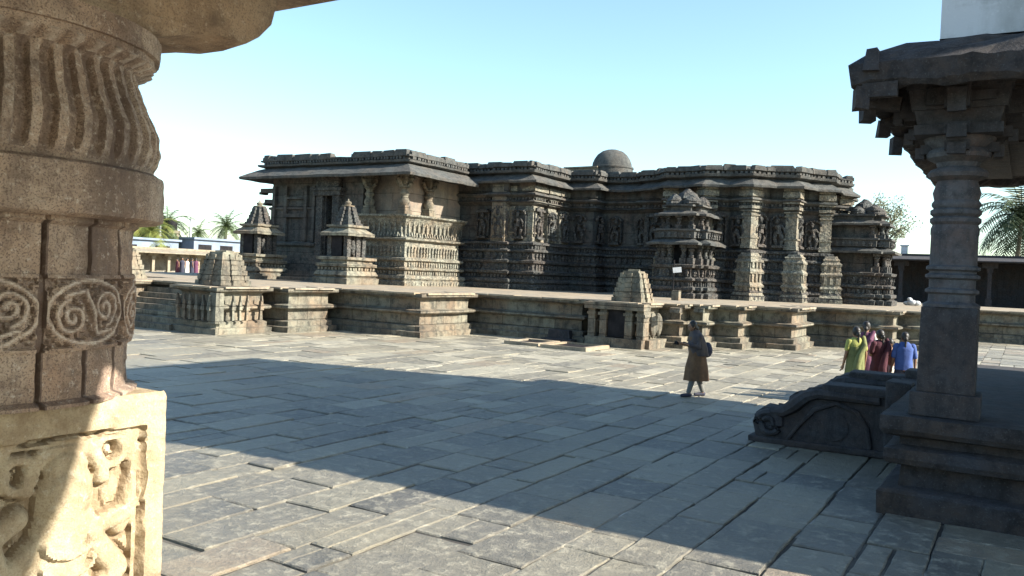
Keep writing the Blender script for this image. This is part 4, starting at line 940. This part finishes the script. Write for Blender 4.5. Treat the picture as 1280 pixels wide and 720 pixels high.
mb = MB(); p = at(1130, 322, 66); mb.cbox((p.x, p.y, 4.9), .45, .45, .95, .2); mb.cbox((p.x, p.y, 5.8), .6, .6, .1, .2); tag(mb.build('chimney_block', 'white'), 'small white block standing on the roof of the dark rear gallery', 'block')

# ================================================================== PEOPLE
M['skin'] = plain('brown_skin', (.26, .14, .085), (.22, .12, .075), 8, .55)
M['hair'] = plain('black_hair', (.015, .013, .012), (.03, .026, .024), 30, .45)
def cloth(name, c1, c2): M[name] = plain(name, c1, c2, 9, .85, .01); return name
cloth('brown_cotton', (.15, .085, .045), (.09, .05, .03)); cloth('dark_shawl', (.05, .045, .055), (.09, .07, .06)); cloth('grey_trousers', (.15, .15, .14), (.10, .10, .10))
cloth('yellow_silk', (.36, .36, .10), (.22, .23, .07)); cloth('olive_silk', (.17, .18, .07), (.11, .12, .05)); cloth('purple_silk', (.13, .045, .085), (.08, .03, .06)); cloth('maroon_silk', (.075, .02, .032), (.045, .014, .02))
cloth('blue_cotton', (.055, .10, .30), (.04, .07, .21)); cloth('peach_cotton', (.42, .25, .18), (.32, .18, .13)); cloth('white_cotton', (.72, .70, .66), (.6, .58, .55)); cloth('navy', (.03, .035, .06), (.05, .05, .07))
def remesh(mb, name, mat, parent, voxel, smooth=3):
    me = bpy.data.meshes.new(name); me.from_pydata([tuple(p) for p in mb.v], [], mb.f)
    bm = bmesh.new(); bm.from_mesh(me); bmesh.ops.recalc_face_normals(bm, faces=bm.faces); bm.to_mesh(me); bm.free()
    o = bpy.data.objects.new(name + '_src', me); col.objects.link(o)
    r = o.modifiers.new('r', 'REMESH'); r.mode = 'VOXEL'; r.voxel_size = voxel
    s_ = o.modifiers.new('s', 'SMOOTH'); s_.iterations = smooth; s_.factor = .5
    dg = bpy.context.evaluated_depsgraph_get(); me2 = bpy.data.meshes.new_from_object(o.evaluated_get(dg)); bpy.data.objects.remove(o)
    me2.name = name; me2.materials.clear(); me2.materials.append(M[mat])
    for p_ in me2.polygons: p_.use_smooth = True
    o = bpy.data.objects.new(name, me2); col.objects.link(o); o.parent = parent; return o
def limb(mb, pts, rads, n=12):
    """tapered limb, resampled, with round ends"""
    mb.tube(pts, rads, n); 
    for p_, r_ in zip(pts, rads): mb.ball(p_, r_, r_, r_, 12)
def hand(mb, wrist, dirv, side, k, curl=.5):
    d_ = Vector(dirv).normalized(); sd_ = Vector(side).normalized(); nn = d_.cross(sd_).normalized(); wv = Vector(wrist)
    limb(mb, [wv, wv + d_ * .045 * k, wv + d_ * .085 * k], [.021 * k, .03 * k, .028 * k], 10)
    for i, ln in enumerate((.062, .074, .068, .052)):
        b = wv + d_ * .085 * k + sd_ * (i - 1.5) * .020 * k; m1 = b + (d_ * math.cos(curl * .6) + nn * math.sin(curl * .6)) * ln * .55 * k; e_ = m1 + (d_ * math.cos(curl * 1.6) + nn * math.sin(curl * 1.6)) * ln * .5 * k
        limb(mb, [b, m1, e_], [.0095 * k, .009 * k, .0075 * k], 6)
    b = wv + d_ * .03 * k - sd_ * .025 * k; limb(mb, [b, b + (d_ * .6 - sd_ * .7) * .035 * k, b + (d_ * .95 - sd_ * .75) * .06 * k], [.012 * k, .011 * k, .009 * k], 6)
def person(pos, face, h, label, arms, legs, head=(0, 0), voxel=.011, group=None, lean=0.0, eyes=True, fingers=True):
    """figure in local units of metres facing -Y; arms = ((elbow),(wrist)) for left(+x) and right(-x); legs = foot y offsets"""
    t = empty('person', pos, label, 'person', group); t.rotation_euler = (0, 0, face); k = h / 1.6
    V = lambda x, y, z: Vector((x * k, y * k - lean * max(0, z - .85) * k, z * k)); mb = MB()
    limb(mb, [V(0, .0, .86), V(0, .0, .95), V(0, -.01, 1.08), V(0, .0, 1.22), V(0, .0, 1.30)], [.135 * k, .115 * k, .105 * k, .125 * k, .085 * k], 16)
    for sx in (-1, 1): limb(mb, [V(sx * .06, 0, 1.22), V(sx * .165, .01, 1.29)], [.09 * k, .052 * k])
    limb(mb, [V(0, .01, 1.3), V(0, -.01, 1.40)], [.052 * k, .047 * k])
    hc = V(head[0], -.02 + head[1], 1.485); mb.ball(hc, .072 * k, .088 * k, .105 * k, 16); mb.ball(hc + Vector((0, -.02, -.045)) * k, .052 * k, .06 * k, .055 * k, 12)
    mb.ball(hc + Vector((0, -.092, -.015)) * k, .012 * k, .018 * k, .02 * k, 8)
    for sx in (-1, 1): mb.ball(hc + Vector((sx * .072, .01, -.01)) * k, .01 * k, .016 * k, .026 * k, 8)
    mb.ball(hc + Vector((0, -.078, -.055)) * k, .022 * k, .012 * k, .009 * k, 8)
    hands = []
    for sx, (el, wr) in zip((1, -1), arms):
        e_ = V(*el); w_ = V(*wr); limb(mb, [V(sx * .17, .01, 1.28), e_, w_], [.047 * k, .036 * k, .024 * k]); hands.append(w_)
        if fingers: hand(mb, w_, (w_ - e_), (0, 1, 0) if abs((w_ - e_).normalized().y) < .7 else (1, 0, 0), k)
    for sx, (kn, an) in zip((1, -1), legs):
        limb(mb, [V(sx * .075, 0, .84), V(sx * .08, kn, .47), V(sx * .08, an, .09)], [.088 * k, .056 * k, .036 * k]); limb(mb, [V(sx * .08, an + .03, .045), V(sx * .085, an - .08, .035), V(sx * .09, an - .16, .025)], [.04 * k, .038 * k, .024 * k])
    remesh(mb, 'body', 'skin', t, voxel)
    mb = MB(); mb.ball(hc + Vector((0, .018, .02)) * k, .084 * k, .092 * k, .108 * k, 16); mb.ball(hc + Vector((0, .095, -.05)) * k, .045 * k, .04 * k, .05 * k, 10)
    mb.ball(hc + Vector((0, .115, -.035)) * k, .04 * k, .035 * k, .045 * k, 10); mb.tube([hc + Vector((0, .11, -.05)) * k, hc + Vector((.01, .13, -.17)) * k, hc + Vector((.0, .145, -.34)) * k], [.026 * k, .022 * k, .012 * k], 8)
    mb.rough(.004, 30); hr = remesh(mb, 'hair', 'hair', t, voxel)
    if eyes:
        for sx in (-1, 1):
            mb = MB(); mb.ball(hc + Vector((sx * .027, -.078, .004)) * k, .011 * k, .008 * k, .007 * k, 8); o = mb.build('eye', 'hair', None); o.parent = t
    return t, k, V
def drape(t, name, mat, rings, fold=.02, nf=9, lean=0.0, n=40, seed=0):
    """closed garment: rings of (z, rx, ry, cx, cy)"""
    mb = MB(); vs = []; R_ = []
    for i in range(len(rings) - 1):
        for j in range(4):
            f_ = j / 4; R_.append([a + (b - a) * f_ for a, b in zip(rings[i], rings[i + 1])])
    R_.append(list(rings[-1])); z0, z1 = R_[0][0], R_[-1][0]
    for inner in (0, 1):
        for (z, rx, ry, cx, cy) in (R_ if not inner else R_[::-1]):
            fz = abs(z1 - z) / max(.01, abs(z1 - z0))
            for i in range(n):
                a = 2 * math.pi * i / n; q = 1 + fold * (0.3 + fz) * (math.sin(nf * a + seed + 2 * fz) + .5 * math.sin(nf * 1.7 * a + seed)) - (.008 / max(rx, .05) if inner else 0)
                vs.append((cx + rx * q * math.cos(a), cy + ry * q * math.sin(a) - lean * max(0, z - .85), z))
    m_ = len(R_) * 2; fs = [[j * n + i, j * n + (i + 1) % n, ((j + 1) % m_) * n + (i + 1) % n, ((j + 1) % m_) * n + i] for j in range(m_) for i in range(n)]
    mb.add(vs, fs); o = mb.build(name, mat, None, smooth=True); o.parent = t; return o
def sleeve(t, mat, pts, rads, name='sleeve'):
    mb = MB(); limb(mb, pts, rads, 12); mb.rough(.006, 12); return remesh(mb, name, mat, t, .012)
# walking woman
wpz = wp(869, 496, 0); fdir = -r0 * .97 - d0 * .25; face = math.atan2(fdir.x, -fdir.y)
t, k, V = person((wpz.x, wpz.y, .01), face, 1.58, 'woman in brown tunic and dark shawl walking alone with one arm held forward', (((.2, -.08, 1.06), (.12, -.34, 1.12)), ((-.21, -.05, 1.05), (-.12, -.30, 1.10))), ((-.10, -.20), (.06, .20)), (0, -.05), .008, lean=.12)
drape(t, 'tunic', 'brown_cotton', [(.34, .22, .28, 0, -.0), (.6, .20, .25, 0, 0), (.85, .175, .185, 0, 0), (1.02, .15, .145, 0, 0), (1.22, .17, .14, 0, 0), (1.34, .09, .085, 0, 0)], .03, 8, lean=.12)
drape(t, 'shawl', 'dark_shawl', [(.86, .20, .20, 0, .05), (1.0, .215, .20, 0, .04), (1.15, .215, .17, 0, .02), (1.28, .21, .13, 0, .01), (1.36, .10, .095, 0, .0), (1.40, .07, .075, 0, 0)], .035, 7, lean=.12, seed=2)
for sx in (1, -1): sleeve(t, 'dark_shawl', [V(sx * .17, .01, 1.28), V(sx * .205, -.06, 1.07), V(sx * .15, -.22, 1.10)], [.07, .06, .048])
for sx, kn, an in ((1, -.10, -.20), (-1, .06, .20)): sleeve(t, 'grey_trousers', [V(sx * .078, kn * .9, .55), V(sx * .08, kn, .45), V(sx * .08, an, .11)], [.075, .066, .05], 'trouser_leg')
for sx, an in ((1, -.20), (-1, .20)): sleeve(t, 'navy', [V(sx * .08, an + .03, .04), V(sx * .088, an - .16, .03)], [.046, .036], 'shoe')
bg_ = empty('shoulder_bag', (wpz.x, wpz.y, .01), 'dark bag slung behind the walking woman', 'bag'); bg_.rotation_euler = (0, 0, face)
mb = MB(); mb.ball((-.02, .235, .98), .13, .10, .17, 14); mb.rough(.01, 8); o = mb.build('pouch', 'navy', None, smooth=True); o.parent = bg_
mb = MB(); mb.tube([(-.08, .17, 1.1), (-.15, .06, 1.36), (-.06, -.14, 1.33), (.12, -.17, 1.1), (.18, -.06, .96), (.08, .16, .95)], .014, 6); o = mb.build('strap', 'navy', None); o.parent = bg_
mb = MB(); pc = t.matrix_basis.to_3x3(); 
cm = empty('camera_device', (wpz.x, wpz.y, .01), 'small dark camera held out in the hands of the walking woman', 'camera'); cm.rotation_euler = (0, 0, face)
mb.box(-.05, -.50, 1.08, .06, -.46, 1.15); mb.lathe([(.022, 0), (.022, .03), (.015, .035)], (0, 0, 0), 12, T=Matrix.Translation((.0, -.495, 1.115)) @ Matrix.Rotation(rad(90), 4, 'X')); o = mb.build('camera_body', 'black', None); o.parent = cm
# standing group by the pavilion
GR = 'people standing together behind the balustrade'
away = math.atan2(d0.x, -d0.y)
hang = (((.22, .02, 1.04), (.24, -.04, .80)), ((-.22, .02, 1.04), (-.24, -.04, .80)))
fold_ = (((.22, -.02, 1.05), (.05, -.2, 1.02)), ((-.22, -.02, 1.05), (-.05, -.22, 1.04)))
L0 = ((-.01, -.02), (.01, .03))
def gpos(px, depth):
    q = d0 * depth + r0 * ((px - 640) / F * depth); return (q.x, q.y, .01)
def sari(t, top, skirt, k=1.0, seed=0):
    mb = MB(); mb.tube([(-.13 * k, -.06, 1.30 * k), (-.15 * k, .03, 1.385 * k), (-.10 * k, .165, 1.22 * k), (.02 * k, .185, 1.0 * k), (.08 * k, .20, .78 * k), (.09 * k, .23, .55 * k)], [.03, .05, .06, .075, .085, .09], 8)
    for p_ in mb.v: p_.y = p_.y * 1.0
    mb.rough(.012, 9); q_ = remesh(mb, 'sari_end', skirt, t, .012)
    drape(t, 'skirt', skirt, [(.03 * k, .27 * k, .25 * k, 0, 0), (.4 * k, .22 * k, .21 * k, 0, 0), (.8 * k, .185 * k, .17 * k, 0, 0), (.98 * k, .15 * k, .135 * k, 0, 0)], .03, 11, seed=seed)
    drape(t, 'blouse', top, [(.93 * k, .165 * k, .14 * k, 0, 0), (1.1 * k, .17 * k, .14 * k, 0, 0), (1.25 * k, .20 * k, .135 * k, 0, 0), (1.33 * k, .15 * k, .11 * k, 0, 0), (1.38 * k, .075 * k, .07 * k, 0, 0)], .012, 7, seed=seed)
t, k, V = person(gpos(1073, 17.6), away + .15, 1.60, 'woman in bright yellow top seen from behind, leftmost of the standing group', hang, L0, (0, 0), .011, GR)
sari(t, 'yellow_silk', 'olive_silk', k, 1); drape(t, 'sash', 'olive_silk', [(.72 * k, .20 * k, .17 * k, 0, 0), (.95 * k, .185 * k, .16 * k, 0, 0.01), (1.1 * k, .185 * k, .158 * k, 0, .01), (1.19 * k, .18 * k, .15 * k, 0.0, .01)], .02, 6)
for sx in (1, -1): sleeve(t, 'yellow_silk', [V(sx * .16, .01, 1.29), V(sx * .205, .02, 1.14)], [.066, .055])
t, k, V = person(gpos(1085, 18.6), away - .5, 1.68, 'tall person in purple top with pale shoulder, behind the yellow topped woman', hang, L0, (0, 0), .011, GR)
sari(t, 'purple_silk', 'purple_silk', k, 2); sleeve(t, 'white_cotton', [V(-.16, .01, 1.30), V(-.205, .02, 1.13)], [.066, .055])
sleeve(t, 'purple_silk', [V(.16, .01, 1.29), V(.205, .02, 1.13)], [.066, .055])
t, k, V = person(gpos(1103, 17.8), away + .3, 1.55, 'person in dark maroon sari seen from behind in the middle of the group', fold_, L0, (0, 0), .011, GR)
sari(t, 'maroon_silk', 'maroon_silk', k, 3)
for sx in (1, -1): sleeve(t, 'maroon_silk', [V(sx * .16, .01, 1.29), V(sx * .205, .0, 1.12)], [.066, .056])
t, k, V = person(gpos(1116, 18.0), away + 1.9, 1.36, 'shorter person in peach top between the maroon and blue clad people', hang, L0, (0, 0), .011, GR)
sari(t, 'peach_cotton', 'white_cotton', k, 4)
for sx in (1, -1): sleeve(t, 'peach_cotton', [V(sx * .16, .01, 1.29), V(sx * .205, .02, 1.14)], [.062, .052])
t, k, V = person(gpos(1134, 17.6), away - .2, 1.53, 'person in blue shirt seen from behind beside the round pillar', hang, L0, (0, 0), .011, GR)
drape(t, 'shirt', 'blue_cotton', [(.78 * k, .19 * k, .155 * k, 0, 0), (1.0 * k, .18 * k, .145 * k, 0, 0), (1.25 * k, .205 * k, .14 * k, 0, 0), (1.34 * k, .14 * k, .1 * k, 0, 0), (1.39 * k, .07 * k, .07 * k, 0, 0)], .02, 6)
for sx in (1, -1):
    sleeve(t, 'blue_cotton', [V(sx * .16, .01, 1.29), V(sx * .212, .02, 1.08)], [.072, .062]); sleeve(t, 'navy', [V(sx * .075, 0, .84), V(sx * .08, 0, .47), V(sx * .08, 0, .08)], [.105, .085, .07], 'trouser_leg')
# far visitors by the gallery
for i, (px, d_, hh, c1, lb) in enumerate(((221, 72, 1.55, 'maroon_silk', 'distant person in dark red by the far gallery, leftmost of the visitors'), (227, 72.5, 1.65, 'navy', 'distant person in dark clothes by the far gallery, second from left'), (233, 71, 1.6, 'white_cotton', 'distant person with pale shirt by the far gallery, third from left'), (239, 71.5, 1.62, 'navy', 'distant person in navy clothes by the far gallery, fourth from left'), (244, 72.3, 1.66, 'purple_silk', 'distant person in dark purple by the far gallery, rightmost of the visitors'))):
    x_, y_, _ = gpos(px, d_); t, k, V = person((x_, y_, .01), away + 2.5 + i, hh, lb, hang, L0, (0, 0), .03, 'visitors by the far gallery', eyes=False, fingers=False); t.location.z = .82; t.location.x -= .0
    drape(t, 'clothes', c1, [(.12 * k, .2 * k, .17 * k, 0, 0), (.6 * k, .2 * k, .17 * k, 0, 0), (.95 * k, .17 * k, .15 * k, 0, 0), (1.27 * k, .21 * k, .14 * k, 0, 0), (1.38 * k, .07 * k, .07 * k, 0, 0)], .02, 6, n=16)
